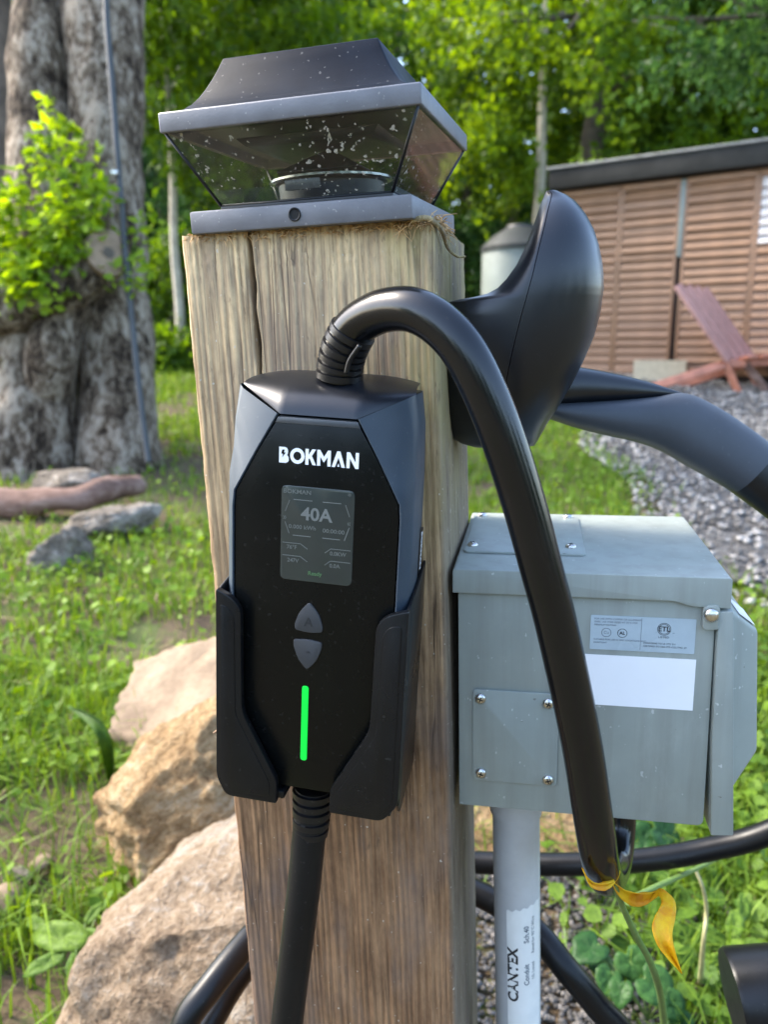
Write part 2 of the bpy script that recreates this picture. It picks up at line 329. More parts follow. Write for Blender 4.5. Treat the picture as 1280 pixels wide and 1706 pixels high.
def petal_mat():
    m, ns, ls, b = new_mat('yellow_petal'); out = ns['Material Output']; co = coords(ns, ls)
    n1 = N_(ns, 'ShaderNodeTexNoise', Scale=90.0, Detail=4.0); ls.new(co, n1.inputs['Vector'])
    r = ramp(ns, [(0.36, (0.78, 0.36, 0.006)), (0.54, (0.86, 0.56, 0.008))]); ls.new(n1.outputs[0], r.inputs[0]); ls.new(r.outputs[0], b.inputs['Base Color'])
    b.inputs['Roughness'].default_value = 0.5
    t = ns.new('ShaderNodeBsdfTranslucent'); ls.new(r.outputs[0], t.inputs[0]); mx = ns.new('ShaderNodeMixShader'); mx.inputs[0].default_value = 0.4
    ls.new(b.outputs[0], mx.inputs[1]); ls.new(t.outputs[0], mx.inputs[2]); ls.new(mx.outputs[0], out.inputs[0])
    cv = coords(ns, ls, (1, 1, 0.18)); n2 = N_(ns, 'ShaderNodeTexNoise', Scale=900.0, Detail=3.0); ls.new(cv, n2.inputs['Vector']); add_bump(ns, ls, b, n2.outputs[0], 0.7, 0.0012)
    return m
M['petal'] = petal_mat()

def wood_mat():
    """weathered softwood: stretched grain lines, pale top, brown foot, lichen on the right, pale specks"""
    m, ns, ls, b = new_mat('weathered_timber'); t = ns.new('ShaderNodeTexCoord'); ob = t.outputs['Object']
    def mp(s):
        k = ns.new('ShaderNodeMapping'); k.inputs['Scale'].default_value = s; ls.new(ob, k.inputs[0]); return k.outputs[0]
    def mixc(f, a, c, mode='MIX'):
        x = ns.new('ShaderNodeMixRGB'); x.blend_type = mode
        for i, v in enumerate((f, a, c)):
            if isinstance(v, (int, float)): x.inputs[i].default_value = v
            elif isinstance(v, tuple): x.inputs[i].default_value = (*v, 1)
            else: ls.new(v, x.inputs[i])
        return x.outputs[0]
    wv = N_(ns, 'ShaderNodeTexWave', Scale=2.2, Distortion=11.0, Detail=2.0); wv.wave_type = 'BANDS'; wv.bands_direction = 'X'
    wv.inputs['Detail Scale'].default_value = 0.55; wv.inputs['Detail Roughness'].default_value = 0.4; ls.new(mp((34, 34, 2.4)), wv.inputs['Vector'])
    fine = N_(ns, 'ShaderNodeTexNoise', Scale=420.0, Detail=5.0, Roughness=0.75); ls.new(mp((1, 1, 0.034)), fine.inputs['Vector'])
    mid = N_(ns, 'ShaderNodeTexNoise', Scale=60.0, Detail=7.0, Roughness=0.72); ls.new(mp((1, 1, 0.30)), mid.inputs['Vector'])
    blot = N_(ns, 'ShaderNodeTexNoise', Scale=16.0, Detail=6.0, Roughness=0.6); ls.new(mp((1, 1, 0.6)), blot.inputs['Vector'])
    sp = ns.new('ShaderNodeSeparateXYZ'); ls.new(ob, sp.inputs[0])
    # weathering follows the post's own height: silvered head, brown foot
    hz = ns.new('ShaderNodeMath'); hz.operation = 'MULTIPLY_ADD'; hz.inputs[1].default_value = 0.16; ls.new(blot.outputs[0], hz.inputs[0]); ls.new(sp.outputs[2], hz.inputs[2])
    mr = ns.new('ShaderNodeMapRange'); mr.inputs[1].default_value = -0.22; mr.inputs[2].default_value = 0.06; ls.new(hz.outputs[0], mr.inputs[0])
    rm = ramp(ns, [(0.30, (0,0,0)), (0.70, (1,1,1))]); ls.new(mid.outputs[0], rm.inputs[0])
    silver = mixc(rm.outputs[0], (0.340, 0.240, 0.138), (0.72, 0.545, 0.315))
    brown = mixc(rm.outputs[0], (0.120, 0.064, 0.032), (0.320, 0.190, 0.100))
    base = mixc(mr.outputs[0], brown, silver)
    rw = ramp(ns, [(0.02, (0.58, 0.52, 0.46)), (0.35, (1.0, 1.0, 1.0)), (1.0, (1.15, 1.13, 1.08))]); ls.new(wv.outputs[0], rw.inputs[0])
    wm = ns.new('ShaderNodeMapRange'); wm.inputs[1].default_value = 0.35; wm.inputs[2].default_value = 0.65; wm.inputs[3].default_value = 0.10; wm.inputs[4].default_value = 0.75; ls.new(blot.outputs[0], wm.inputs[0])
    c = mixc(wm.outputs[0], base, rw.outputs[0], 'MULTIPLY')
    rf = ramp(ns, [(0.34, (0.34, 0.30, 0.27)), (0.48, (1, 1, 1)), (0.66, (1.25, 1.24, 1.20))]); ls.new(fine.outputs[0], rf.inputs[0])
    c = mixc(0.68, c, rf.outputs[0], 'MULTIPLY')
    # thin wandering drying checks
    ckn = N_(ns, 'ShaderNodeTexNoise', Scale=70.0, Detail=2.0, Roughness=0.5); ls.new(mp((1, 1, 0.035)), ckn.inputs['Vector'])
    ck1 = ns.new('ShaderNodeMath'); ck1.operation = 'SUBTRACT'; ck1.inputs[1].default_value = 0.5; ls.new(ckn.outputs[0], ck1.inputs[0])
    ck2 = ns.new('ShaderNodeMath'); ck2.operation = 'ABSOLUTE'; ls.new(ck1.outputs[0], ck2.inputs[0])
    rc_ = ramp(ns, [(0.0, (1, 1, 1)), (0.016, (0, 0, 0))]); ls.new(ck2.outputs[0], rc_.inputs[0])
    ckm = N_(ns, 'ShaderNodeTexNoise', Scale=24.0, Detail=3.0); ls.new(mp((1, 1, 0.35)), ckm.inputs['Vector'])
    rcm = ramp(ns, [(0.50, (0, 0, 0)), (0.60, (0.9, 0.9, 0.9))]); ls.new(ckm.outputs[0], rcm.inputs[0])
    chk = mixc(1.0, rc_.outputs[0], rcm.outputs[0], 'MULTIPLY')
    c = mixc(chk, c, (0.050, 0.030, 0.018))
    # the right-hand flank is toned greyer and darker
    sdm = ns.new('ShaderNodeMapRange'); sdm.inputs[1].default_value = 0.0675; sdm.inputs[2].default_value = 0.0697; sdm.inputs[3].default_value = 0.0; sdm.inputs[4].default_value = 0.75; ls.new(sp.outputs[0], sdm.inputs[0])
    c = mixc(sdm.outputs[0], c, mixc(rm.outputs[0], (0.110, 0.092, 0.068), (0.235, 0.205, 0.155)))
    # grey-violet stains
    st = N_(ns, 'ShaderNodeTexNoise', Scale=22.0, Detail=5.0, Roughness=0.65); ls.new(mp((1, 1, 0.30)), st.inputs['Vector'])
    rs = ramp(ns, [(0.47, (0,0,0)), (0.62, (0.85,0.85,0.85))]); ls.new(st.outputs[0], rs.inputs[0])
    c = mixc(rs.outputs[0], c, mixc(0.65, c, (0.165, 0.122, 0.098)))
    # lichen, right of the crack
    ln = N_(ns, 'ShaderNodeTexNoise', Scale=30.0, Detail=6.0, Roughness=0.7); ls.new(mp((1, 1, 0.35)), ln.inputs['Vector'])
    lx = ns.new('ShaderNodeMapRange'); lx.inputs[1].default_value = 0.0; lx.inputs[2].default_value = 0.07; lx.inputs[3].default_value = -0.22; lx.inputs[4].default_value = 0.10; ls.new(sp.outputs[0], lx.inputs[0])
    la = ns.new('ShaderNodeMath'); la.operation = 'ADD'; ls.new(ln.outputs[0], la.inputs[0]); ls.new(lx.outputs[0], la.inputs[1])
    lh = ns.new('ShaderNodeMapRange'); lh.inputs[1].default_value = -0.20; lh.inputs[2].default_value = -0.10; lh.inputs[3].default_value = 0.0; lh.inputs[4].default_value = 1.0; ls.new(sp.outputs[2], lh.inputs[0])
    rl = ramp(ns, [(0.47, (0,0,0)), (0.64, (0.7,0.7,0.7))]); ls.new(la.outputs[0], rl.inputs[0])
    lm = ns.new('ShaderNodeMath'); lm.operation = 'MULTIPLY'; ls.new(rl.outputs[0], lm.inputs[0]); ls.new(lh.outputs[0], lm.inputs[1])
    c = mixc(lm.outputs[0], c, mixc(0.65, c, (0.36, 0.30, 0.105)))
    # pale specks
    sk = N_(ns, 'ShaderNodeTexNoise', Scale=420.0, Detail=1.0); ls.new(mp((1, 1, 0.7)), sk.inputs['Vector'])
    rk = ramp(ns, [(0.735, (0,0,0)), (0.765, (0.8,0.8,0.8))]); ls.new(sk.outputs[0], rk.inputs[0])
    c = mixc(rk.outputs[0], c, (0.52, 0.47, 0.38))
    dk = N_(ns, 'ShaderNodeTexNoise', Scale=260.0, Detail=3.0, Roughness=0.6); ls.new(mp((1, 1, 0.28)), dk.inputs['Vector'])
    rdk = ramp(ns, [(0.62, (0,0,0)), (0.72, (0.6,0.6,0.6))]); ls.new(dk.outputs[0], rdk.inputs[0])
    c = mixc(rdk.outputs[0], c, (0.095, 0.062, 0.040))
    ls.new(c, b.inputs['Base Color']); b.inputs['Roughness'].default_value = 0.78; b.inputs['Specular IOR Level'].default_value = 0.25
    hsum = mixc(chk, mixc(0.35, fine.outputs[0], wv.outputs[0]), (0.0, 0.0, 0.0))
    add_bump(ns, ls, b, hsum, 0.9, 0.0013); return m
M['timber'] = wood_mat()

def mottled(name, stops, scale=6, detail=8, bump=0.6, bdist=0.02, stretch=(1,1,1), rough=0.85, scale2=60, mixin=0.4):
    m, ns, ls, b = new_mat(name); co = coords(ns, ls, stretch)
    n1 = N_(ns, 'ShaderNodeTexNoise', Scale=scale, Detail=detail, Roughness=0.65, Distortion=0.4); ls.new(co, n1.inputs['Vector'])
    n2 = N_(ns, 'ShaderNodeTexNoise', Scale=scale2, Detail=4.0, Roughness=0.7); ls.new(co, n2.inputs['Vector'])
    mx = ns.new('ShaderNodeMath'); mx.operation = 'MULTIPLY_ADD'; mx.inputs[1].default_value = mixin
    s = ns.new('ShaderNodeMath'); s.operation = 'SUBTRACT'; s.inputs[1].default_value = 0.5; ls.new(n2.outputs[0], s.inputs[0])
    ls.new(s.outputs[0], mx.inputs[0]); ls.new(n1.outputs[0], mx.inputs[2])
    r = ramp(ns, stops); ls.new(mx.outputs[0], r.inputs[0]); ls.new(r.outputs[0], b.inputs['Base Color'])
    b.inputs['Roughness'].default_value = rough; b.inputs['Specular IOR Level'].default_value = 0.25
    add_bump(ns, ls, b, mx.outputs[0], bump, bdist); return m
M['bark'] = mottled('grey_bark', [(0.33, (0.028, 0.018, 0.011)), (0.42, (0.098, 0.069, 0.045)), (0.52, (0.205, 0.156, 0.110)), (0.64, (0.42, 0.35, 0.27))], 7, 12, 1.0, 0.06, (1.3, 1.3, 0.65), 0.9, 30, 0.95)
M['rock_tan'] = mottled('tan_stone', [(0.3, (0.12, 0.082, 0.052)), (0.5, (0.220, 0.160, 0.103)), (0.7, (0.29, 0.228, 0.158))], 7, 9, 0.5, 0.012, (1,1,1), 0.85, 90, 0.35)
M['rock_brown'] = mottled('ochre_stone', [(0.28, (0.085, 0.046, 0.021)), (0.42, (0.225, 0.138, 0.062)), (0.57, (0.335, 0.225, 0.112)), (0.72, (0.42, 0.32, 0.20))], 12, 10, 0.9, 0.02, (1,1,1.6), 0.9, 110, 0.8)
M['rock_pink'] = mottled('pinkish_stone', [(0.27, (0.070, 0.045, 0.027)), (0.40, (0.155, 0.108, 0.066)), (0.53, (0.222, 0.164, 0.107)), (0.66, (0.265, 0.228, 0.180))], 7, 12, 0.8, 0.016, (1,1,1), 0.85, 110, 0.85)
M['rock_grey'] = mottled('grey_stone', [(0.3, (0.050, 0.040, 0.030)), (0.5, (0.135, 0.112, 0.088)), (0.68, (0.30, 0.265, 0.22))], 9, 10, 0.8, 0.012, (1,1,1), 0.9, 60, 0.7)
M['log'] = mottled('red_brown_log', [(0.3, (0.07, 0.04, 0.03)), (0.5, (0.17, 0.10, 0.075)), (0.7, (0.30, 0.21, 0.17))], 10, 8, 0.6, 0.01, (0.4, 1.5, 1.5))
M['soil'] = mottled('soil', [(0.3, (0.040, 0.028, 0.018)), (0.5, (0.105, 0.075, 0.045)), (0.62, (0.070, 0.100, 0.025)), (0.75, (0.16, 0.135, 0.07))], 5, 9, 0.8, 0.02, (1,1,1), 0.95, 70, 0.5)
M['gravel'] = mottled('gravel_bed', [(0.3, (0.05, 0.046, 0.042)), (0.5, (0.155, 0.145, 0.132)), (0.7, (0.33, 0.31, 0.285))], 28, 6, 1.0, 0.03, (1,1,1), 0.9, 120, 0.7)
def stone_mat():
    m, ns, ls, b = new_mat('gravel_stone'); a = ns.new('ShaderNodeAttribute'); a.attribute_name = 'tint'
    r = ramp(ns, [(0.0, (0.045, 0.041, 0.037)), (0.55, (0.18, 0.165, 0.150)), (0.85, (0.31, 0.29, 0.265)), (1.0, (0.46, 0.43, 0.39))]); ls.new(a.outputs['Fac'], r.inputs[0]); ls.new(r.outputs[0], b.inputs['Base Color'])
    b.inputs['Roughness'].default_value = 0.8; return m
M['stone'] = stone_mat()
# ---------------------------------------------------------------- the setting: ground, gravel path
ROOTM = {}
def world_root(name, p, label, cat, group=None):
    Mx = T(*p); o = root(name, Mx, label, cat, group); ROOTM[o.name] = Mx; return o
def to_root(o, r):
    o.data.transform(ROOTM[r.name].inverted()); o.parent = r; return o

def ground_sheet():
    n = 130; xs = np.sinh(np.linspace(-4.6, 4.6, n))*1.6; ys = np.concatenate([-np.sinh(np.linspace(3.6, 0.03, 34))*1.2, np.sinh(np.linspace(0, 4.9, 110))*1.1])
    V = []; F = []
    for y in ys:
        for x in xs:
            z = gz(x, y) + 0.018*noise.noise(Vector((x*1.3, y*1.3, 0))) + 0.006*noise.noise(Vector((x*6, y*6, 3)))
            V.append((x, y, z - 0.012))
    for j in range(len(ys)-1):
        for i in range(n-1): F.append((j*n+i, j*n+i+1, (j+1)*n+i+1, (j+1)*n+i))
    return set_props(mesh('ground', V, F, M['soil'], None, True), kind='structure')
ground_sheet()
def path_edge(y): return 1.12 + 0.10*math.sin(y*1.7) + 0.07*math.sin(y*4.1+1)
def path_sheet():
    V = []; F = []; ys = [1.6 + 0.09*i for i in range(72)]; nx = 40
    for y in ys:
        e = path_edge(y)
        for i in range(nx):
            x = e + (i/(nx-1))**1.5*8.0
            V.append((x, y, gz(x, y) + 0.010 + 0.014*noise.noise(Vector((x*1.3, y*1.3, 0))) + 0.012*noise.noise(Vector((x*9, y*9, 1)))))
    for j in range(len(ys)-1):
        for i in range(nx-1): F.append((j*nx+i, j*nx+i+1, (j+1)*nx+i+1, (j+1)*nx+i))
    return set_props(mesh('gravel_path', V, F, M['gravel'], None, True), kind='structure')
path_sheet()
ICO_V = None
def pebbles(name, P, size, tint, label):
    bm = bmesh.new(); bmesh.ops.create_icosphere(bm, subdivisions=1, radius=1); v0 = np.array([v.co[:] for v in bm.verts]); f0 = [tuple(v.index for v in f.verts) for f in bm.faces]; bm.free()
    Nn = len(P); k = len(v0)
    V = v0[None]*(1 + 0.28*rng.standard_normal((Nn, k, 1)))
    V = V*np.stack([rng.uniform(0.7, 1.3, Nn), rng.uniform(0.7, 1.3, Nn), rng.uniform(0.4, 0.8, Nn)], -1)[:, None]*size[:, None, None]
    a = rng.uniform(0, 6.28, Nn); c, s = np.cos(a)[:, None], np.sin(a)[:, None]
    V = np.stack([V[..., 0]*c - V[..., 1]*s, V[..., 0]*s + V[..., 1]*c, V[..., 2]], -1) + P[:, None]
    o = np_mesh(name, V, f0, M['stone'], None, tint); return set_props(o, label, 'gravel', kind='stuff')
Nn = 20000; y = 1.6 + 5.6*rng.random(Nn)**1.0; x = np.array([path_edge(q) for q in y]) - 0.1 + 3.4*rng.random(Nn)**1.25
pebbles('gravel', np.stack([x, y, gz(x, y)+0.018], -1), rng.uniform(0.004, 0.013, Nn)*(0.75+0.10*y), rng.random(Nn)**1.0, 'loose grey gravel spread over the path before the cabin')
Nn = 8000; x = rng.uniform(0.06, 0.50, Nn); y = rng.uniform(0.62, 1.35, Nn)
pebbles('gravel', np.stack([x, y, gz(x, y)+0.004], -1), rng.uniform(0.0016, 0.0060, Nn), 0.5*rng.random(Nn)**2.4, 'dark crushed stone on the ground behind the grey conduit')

# ---------------------------------------------------------------- leaves and trees
def leaf_block(P, s, droop=0.0, spread=1.0, wid=0.30):
    n = len(P); d = rng.standard_normal((n, 3)); d[:, 2] = d[:, 2]*spread - droop; d /= np.linalg.norm(d, axis=1, keepdims=True)
    q = rng.standard_normal((n, 3)); sd_ = np.cross(d, q); sd_ /= np.linalg.norm(sd_, axis=1, keepdims=True); up = np.cross(sd_, d)
    s = s[:, None]; m = P + d*s*0.45
    return np.stack([P, m + sd_*s*wid + up*s*0.10, P + d*s - up*s*0.08, m - sd_*s*wid + up*s*0.10], 1)
LF = [(0, 1, 2), (0, 2, 3)]
def crown_points(c, rad, ncl, per, hang=0.5, tw=0.10):
    out = []
    for i in range(ncl):
        while True:
            u = rng.uniform(-1, 1, 3)
            if u@u < 1 and (u@u > 0.12): break
        cc = np.array(c) + u*np.array(rad); k = 4
        for j in range(k):
            d = rng.standard_normal(3)*np.array([1, 1, 0.35]); d /= np.linalg.norm(d); L = hang*rng.uniform(0.5, 1.2)
            t = rng.random(per//k); P = cc + np.outer(t, d*L*0.7) + np.outer(t*t, [0, 0, -L*0.75]) + rng.standard_normal((per//k, 3))*tw*(1.0 - 0.4*t[:, None])
            out.append(P)
    return np.concatenate(out)
def bent(a, b, n=6, wob=0.06):
    a, b = Vector(a), Vector(b); pts = [a.lerp(b, i/n) for i in range(n+1)]; L = (b-a).length
    for i in range(1, n): pts[i] += Vector((random.gauss(0, 1), random.gauss(0, 1), 0))*wob*L*0.35
    return catmull(pts, 3)
def tree(name, label, px, depth, tr, crown_z, rad, ncl, per, mat, tmat, ls=0.10, hang=0.7, lean=0.0, group=None, top=None, off=(0, 0)):
    x = (px-640)/1307*depth; yb = depth; b = Vector((x, yb, gz(x, yb)-0.05)); r = world_root(name, b, label, 'tree', group)
    c = (x+lean+off[0], yb+off[1], crown_z); topz = top or crown_z + rad[2]*0.5
    P = bent(b, (x+lean, yb, topz), 7, 0.02 if tmat is M['dark_trunk'] else 0.004); V, F = tube_geo(P, lambda t: tr*(1.25-0.95*t) if t > 0.05 else tr*1.5, 9)
    for i in range(9 if tmat is M['dark_trunk'] else 3):
        t = random.uniform(0.55, 0.95); s = P[int(t*(len(P)-1))]; e = Vector((c[0]+random.uniform(-1, 1)*rad[0]*0.8, c[1]+random.uniform(-1, 1)*rad[1]*0.8, c[2]+random.uniform(-0.5, 0.8)*rad[2]))
        v, f = tube_geo(bent(s, e, 4, 0.08), lambda t: tr*0.38*(1-0.85*t), 5); o = len(V); V += v; F += [tuple(i_+o for i_ in q) for q in f]
    to_root(mesh('trunk', V, F, tmat, None, True), r)
    PP = crown_points(c, rad, ncl, per, hang); n = len(PP)
    tint = np.clip(np.repeat(rng.random(n//(per//4)+1), per//4)[:n]*0.65 + 0.35*rng.random(n), 0, 1)
    to_root(np_mesh('crown', leaf_block(PP, rng.uniform(0.6, 1.25, n)*ls, 0.5), LF, mat, None, tint), r)
    return r
g = 'woodland trees behind the clearing'
tree('woodland_tree', 'dark-trunked leafy tree rising just behind the cabin roof, thickest of three trunks', 965, 9.6, 0.17, 4.6, (2.0, 1.6, 2.3), 70, 160, M['leaf_a'], M['dark_trunk'], 0.11, group=g)
tree('woodland_tree', 'slim dark tree behind the cabin roof, middle of three trunks', 1032, 10.6, 0.12, 4.9, (1.7, 1.5, 2.4), 60, 160, M['leaf_a'], M['dark_trunk'], 0.11, group=g)
tree('woodland_tree', 'grey-brown tree behind the cabin roof, rightmost of three trunks', 1078, 10.0, 0.12, 4.8, (1.8, 1.5, 2.2), 60, 160, M['leaf_c'], M['dark_trunk'], 0.10, group=g)
tree('woodland_tree', 'pale thin-trunked tree above the grey tank beside the cabin', 884, 9.0, 0.065, 4.2, (1.4, 1.4, 2.0), 45, 160, M['leaf_c'], M['pale_trunk'], 0.09, group=g)
tree('woodland_tree', 'pale straight slim tree seen between the big trunk and the post lamp', 307, 7.4, 0.038, 3.9, (1.5, 1.2, 1.35), 95, 160, M['leaf_a'], M['pale_trunk'], 0.09, group=g, off=(0.2, -0.6))
tree('woodland_tree', 'tree with hanging bright leaves directly behind the post lamp', 560, 11.5, 0.12, 4.2, (2.3, 1.6, 2.4), 85, 160, M['leaf_a'], M['dark_trunk'], 0.11, group=g)
tree('woodland_tree', 'leafy tree between the post lamp and the cabin roof', 770, 12.0, 0.10, 4.3, (2.2, 1.6, 2.6), 85, 160, M['leaf_c'], M['dark_trunk'], 0.11, group=g)
tree('woodland_tree', 'dark green tree left of the post lamp, deeper in the wood', 400, 12.5, 0.13, 4.0, (2.2, 1.7, 2.6), 80, 160, M['leaf_b'], M['dark_trunk'], 0.12, group=g)
tree('woodland_tree', 'tree mostly hidden behind the big multi-stemmed trunk', 60, 10.5, 0.15, 4.0, (2.4, 1.7, 2.4), 70, 160, M['leaf_b'], M['dark_trunk'], 0.12, group=g)
tree('woodland_tree', 'broad tree behind the right end of the cabin roof', 1290, 9.8, 0.15, 4.9, (2.1, 1.5, 2.2), 75, 160, M['leaf_a'], M['dark_trunk'], 0.11, group=g)
tree('overhanging_tree', 'blue-green leafy branches hanging over the cabin roof at upper right', 1560, 6.2, 0.12, 3.55, (1.15, 0.7, 0.75), 34, 150, M['leaf_b'], M['dark_trunk'], 0.075, hang=0.45, group=g, off=(-1.65, -0.3))
far = [(400, 15.5), (560, 15.8), (-150, 17), (90, 18), (300, 17.5), (480, 18.5), (650, 17), (830, 18), (1010, 17.5), (1200, 18.5), (1420, 17)]
WH = ['between the slim pale trunk and the post lamp', 'just over the middle of the post lamp', 'at far left behind the big trunk', 'behind the right edge of the big trunk', 'above the slim pale trunk', 'behind the left half of the post lamp', 'behind the right half of the post lamp', 'high above the grey tank', 'above the left end of the cabin roof', 'above the middle of the cabin roof', 'at far right above the cabin roof']
for k, (px, dp) in enumerate(far):
    tree('woodland_tree', 'far tree of the dense wood ' + WH[k], px, dp, 0.16, 4.6, (2.5, 1.6, 4.2), 85, 160, M['leaf_b'] if k % 3 else M['leaf_a'], M['dark_trunk'], 0.19, hang=1.1, group='far trees closing the background')
def shrub(name, label, px, depth, h, rx, n, mat, ls=0.07, group=None, zoff=0.0):
    x = (px-640)/1307*depth; b = Vector((x, depth, gz(x, depth)-0.03+zoff)); r = world_root(name, b, label, 'shrub', group); V = []; F = []
    for i in range(7):
        v, f = tube_geo(bent(b+Vector((random.gauss(0, 0.06), random.gauss(0, 0.06), 0)), b+Vector((random.uniform(-1, 1)*rx*0.7, random.uniform(-1, 1)*rx*0.5, h*random.uniform(0.5, 0.95))), 4), lambda t: 0.018*(1-0.8*t), 5); o = len(V); V += v; F += [tuple(i_+o for i_ in q) for q in f]
    to_root(mesh('stem', V, F, M['dark_trunk'], None, True), r)
    PP = crown_points((b.x, b.y, b.z+h*0.52), (rx, rx*0.7, h*0.48), n, 120, 0.25, 0.07); k = len(PP)
    tint = np.clip(np.repeat(rng.random(k//30+1), 30)[:k]*0.6 + 0.4*rng.random(k), 0, 1)
    to_root(np_mesh('foliage', leaf_block(PP, rng.uniform(0.6, 1.2, k)*ls, 0.2), LF, mat, None, tint), r); return r
for k, (px, dp, hh) in enumerate([(-9.5, -4.0, 2.4), (-8.0, -7.5, 2.6), (-4.6, -9.5, 2.5), (-1.0, -10.5, 2.3), (2.6, -10.0, 2.6), (6.0, -8.5, 2.4), (8.6, -5.0, 2.6), (9.8, -1.0, 2.4)]):  # unseen trees added around the camera so black plastic reflects something dark
    tree('woodland_tree', 'unseen tree added around the viewer for dark reflections, ' + ['at far left', 'on the left', 'left of the middle', 'in the middle', 'right of the middle', 'on the right', 'further right', 'at far right'][k], px/(dp)*1307+640, dp, 0.13, hh*0.62, (1.9, 1.4, hh*0.72), 60, 120, M['leaf_a'], M['dark_trunk'], 0.20, hang=0.8, group='unseen trees added around the viewer')
sh = 'shrubs along the edge of the wood'
for px, dp, h, rx, n, mt, lb in [
    (262, 8.2, 1.25, 0.75, 34, 'leaf_a', 'bushy green shrub in the gap right of the big trunk'),
    (318, 7.0, 0.62, 0.42, 16, 'leaf_a', 'low leafy shrub at the foot of the slim pale trunk'),
    (330, 9.0, 1.7, 0.9, 34, 'leaf_b', 'dark shrub behind the upper left edge of the post'),
    (210, 10.0, 2.2, 1.2, 40, 'leaf_b', 'tall dark shrub behind the big multi-stemmed trunk'),
    (480, 10.2, 2.0, 1.2, 36, 'leaf_b', 'dark shrub hidden behind the head of the post'),
    (640, 10.6, 2.1, 1.2, 40, 'leaf_a', 'green shrub showing under the right side of the post lamp'),
    (790, 10.0, 2.2, 1.0, 44, 'leaf_b', 'dark green shrub between the post head and the grey tank'),
    (850, 11.2, 2.4, 1.1, 40, 'leaf_a', 'leafy shrub rising behind the grey tank'),
    (930, 12.0, 2.6, 1.2, 36, 'leaf_b', 'dark shrub behind the left corner of the cabin'),
    (1120, 12.5, 2.8, 1.5, 40, 'leaf_a', 'shrub behind the middle of the cabin roof'),
    (20, 8.8, 1.8, 1.1, 34, 'leaf_b', 'dark shrub at the left edge behind the big trunk')]:
    shrub('shrub', lb, px, dp, h, rx, n, M[mt], 0.085, sh)

# ---------------------------------------------------------------- the big multi-stemmed tree on the left
base = on_ground(120, 772); D = (base-CAM).dot(cF); px2m = D/1307
bt = world_root('multi_stemmed_tree', Vector((base.x, base.y, base.z)), 'large old tree with several mottled grey stems and a sawn limb at the left', 'tree')
V = []; F = []
def limb(pts, dd=0.0, segs=28, rough=0.10):
    P = catmull([at(p[0], p[1], D+dd+(p[3] if len(p) > 3 else 0)) for p in pts], 10); rr = [p[2]*px2m for p in pts]
    def rad(t):
        u = t*(len(rr)-1); i = min(int(u), len(rr)-2); return rr[i]*(1-(u-i))+rr[i+1]*(u-i)
    v, f = tube_geo(P, rad, segs); n = len(P)
    for i in range(n*segs):
        c = P[i//segs]; d = (v[i]-c); q = v[i]
        v[i] = c + d*(1 + rough*1.3*noise.noise(Vector((q.x*4, q.y*4, q.z*2.2))) + rough*0.7*noise.noise(Vector((q.x*14, q.y*14, q.z*7))))
    o = len(V); V.extend(v); F.extend([tuple(k+o for k in q) for q in f])
limb([(202, 830, 74), (200, 760, 62), (198, 690, 56), (196, 610, 58), (186, 520, 62), (181, 400, 63), (178, 200, 62), (173, 0, 60), (166, -250, 56), (150, -700, 45)], 0.0, 44, 0.13)
limb([(40, 840, 95), (42, 740, 80), (52, 640, 74), (66, 550, 64), (76, 470, 48), (76, 400, 38), (72, 300, 35), (66, 120, 34), (58, -100, 33), (30, -700, 26)], -0.04, 44, 0.15)
limb([(140, 812, 40), (90, 826, 34), (30, 842, 28), (-40, 855, 24)], -0.16, 20, 0.2)
limb([(232, 790, 36), (256, 806, 26), (282, 820, 13)], -0.05, 20, 0.2)
limb([(70, 690, 34, 0.16), (82, 600, 40), (96, 530, 40), (118, 492, 40)], -0.20, 24, 0.15)
limb([(-40, 512, 44), (30, 505, 46), (95, 482, 46), (148, 448, 42), (178, 424, 37)], -0.26, 30, 0.13)
to_root(mesh('trunk', V, F, M['bark'], None, True), bt)
V = []; F = []
limb([(-60, 830, 80), (-40, 700, 60), (-15, 560, 46), (0, 400, 32), (4, 200, 25), (-8, 0, 24), (-40, -500, 20)], 0.40, 28, 0.12)
limb([(128, 830, 40), (130, 700, 32), (120, 500, 22), (112, 300, 15), (108, 100, 13), (100, -300, 12)], 0.45, 16)
to_root(mesh('rear_stem', V, F, M['dark_trunk'], None, True), bt)  # darker bark; its tone also gives the shadow between the front stems
ca, cb = at(165, 434, D-0.24), at(181, 421, D-0.335)
st = tube('sawn_limb_end', [ca, ca.lerp(cb, 0.7), cb], lambda t: 36*px2m*(1-0.06*t), M['soil_in'], None, 24); to_root(st, bt)
hr = tube('heart_crack', [cb-(cb-ca).normalized()*0.002, cb+(cb-ca).normalized()*0.0015], 9*px2m, M['dark_trunk'], None, 9); to_root(hr, bt); hr.parent = st
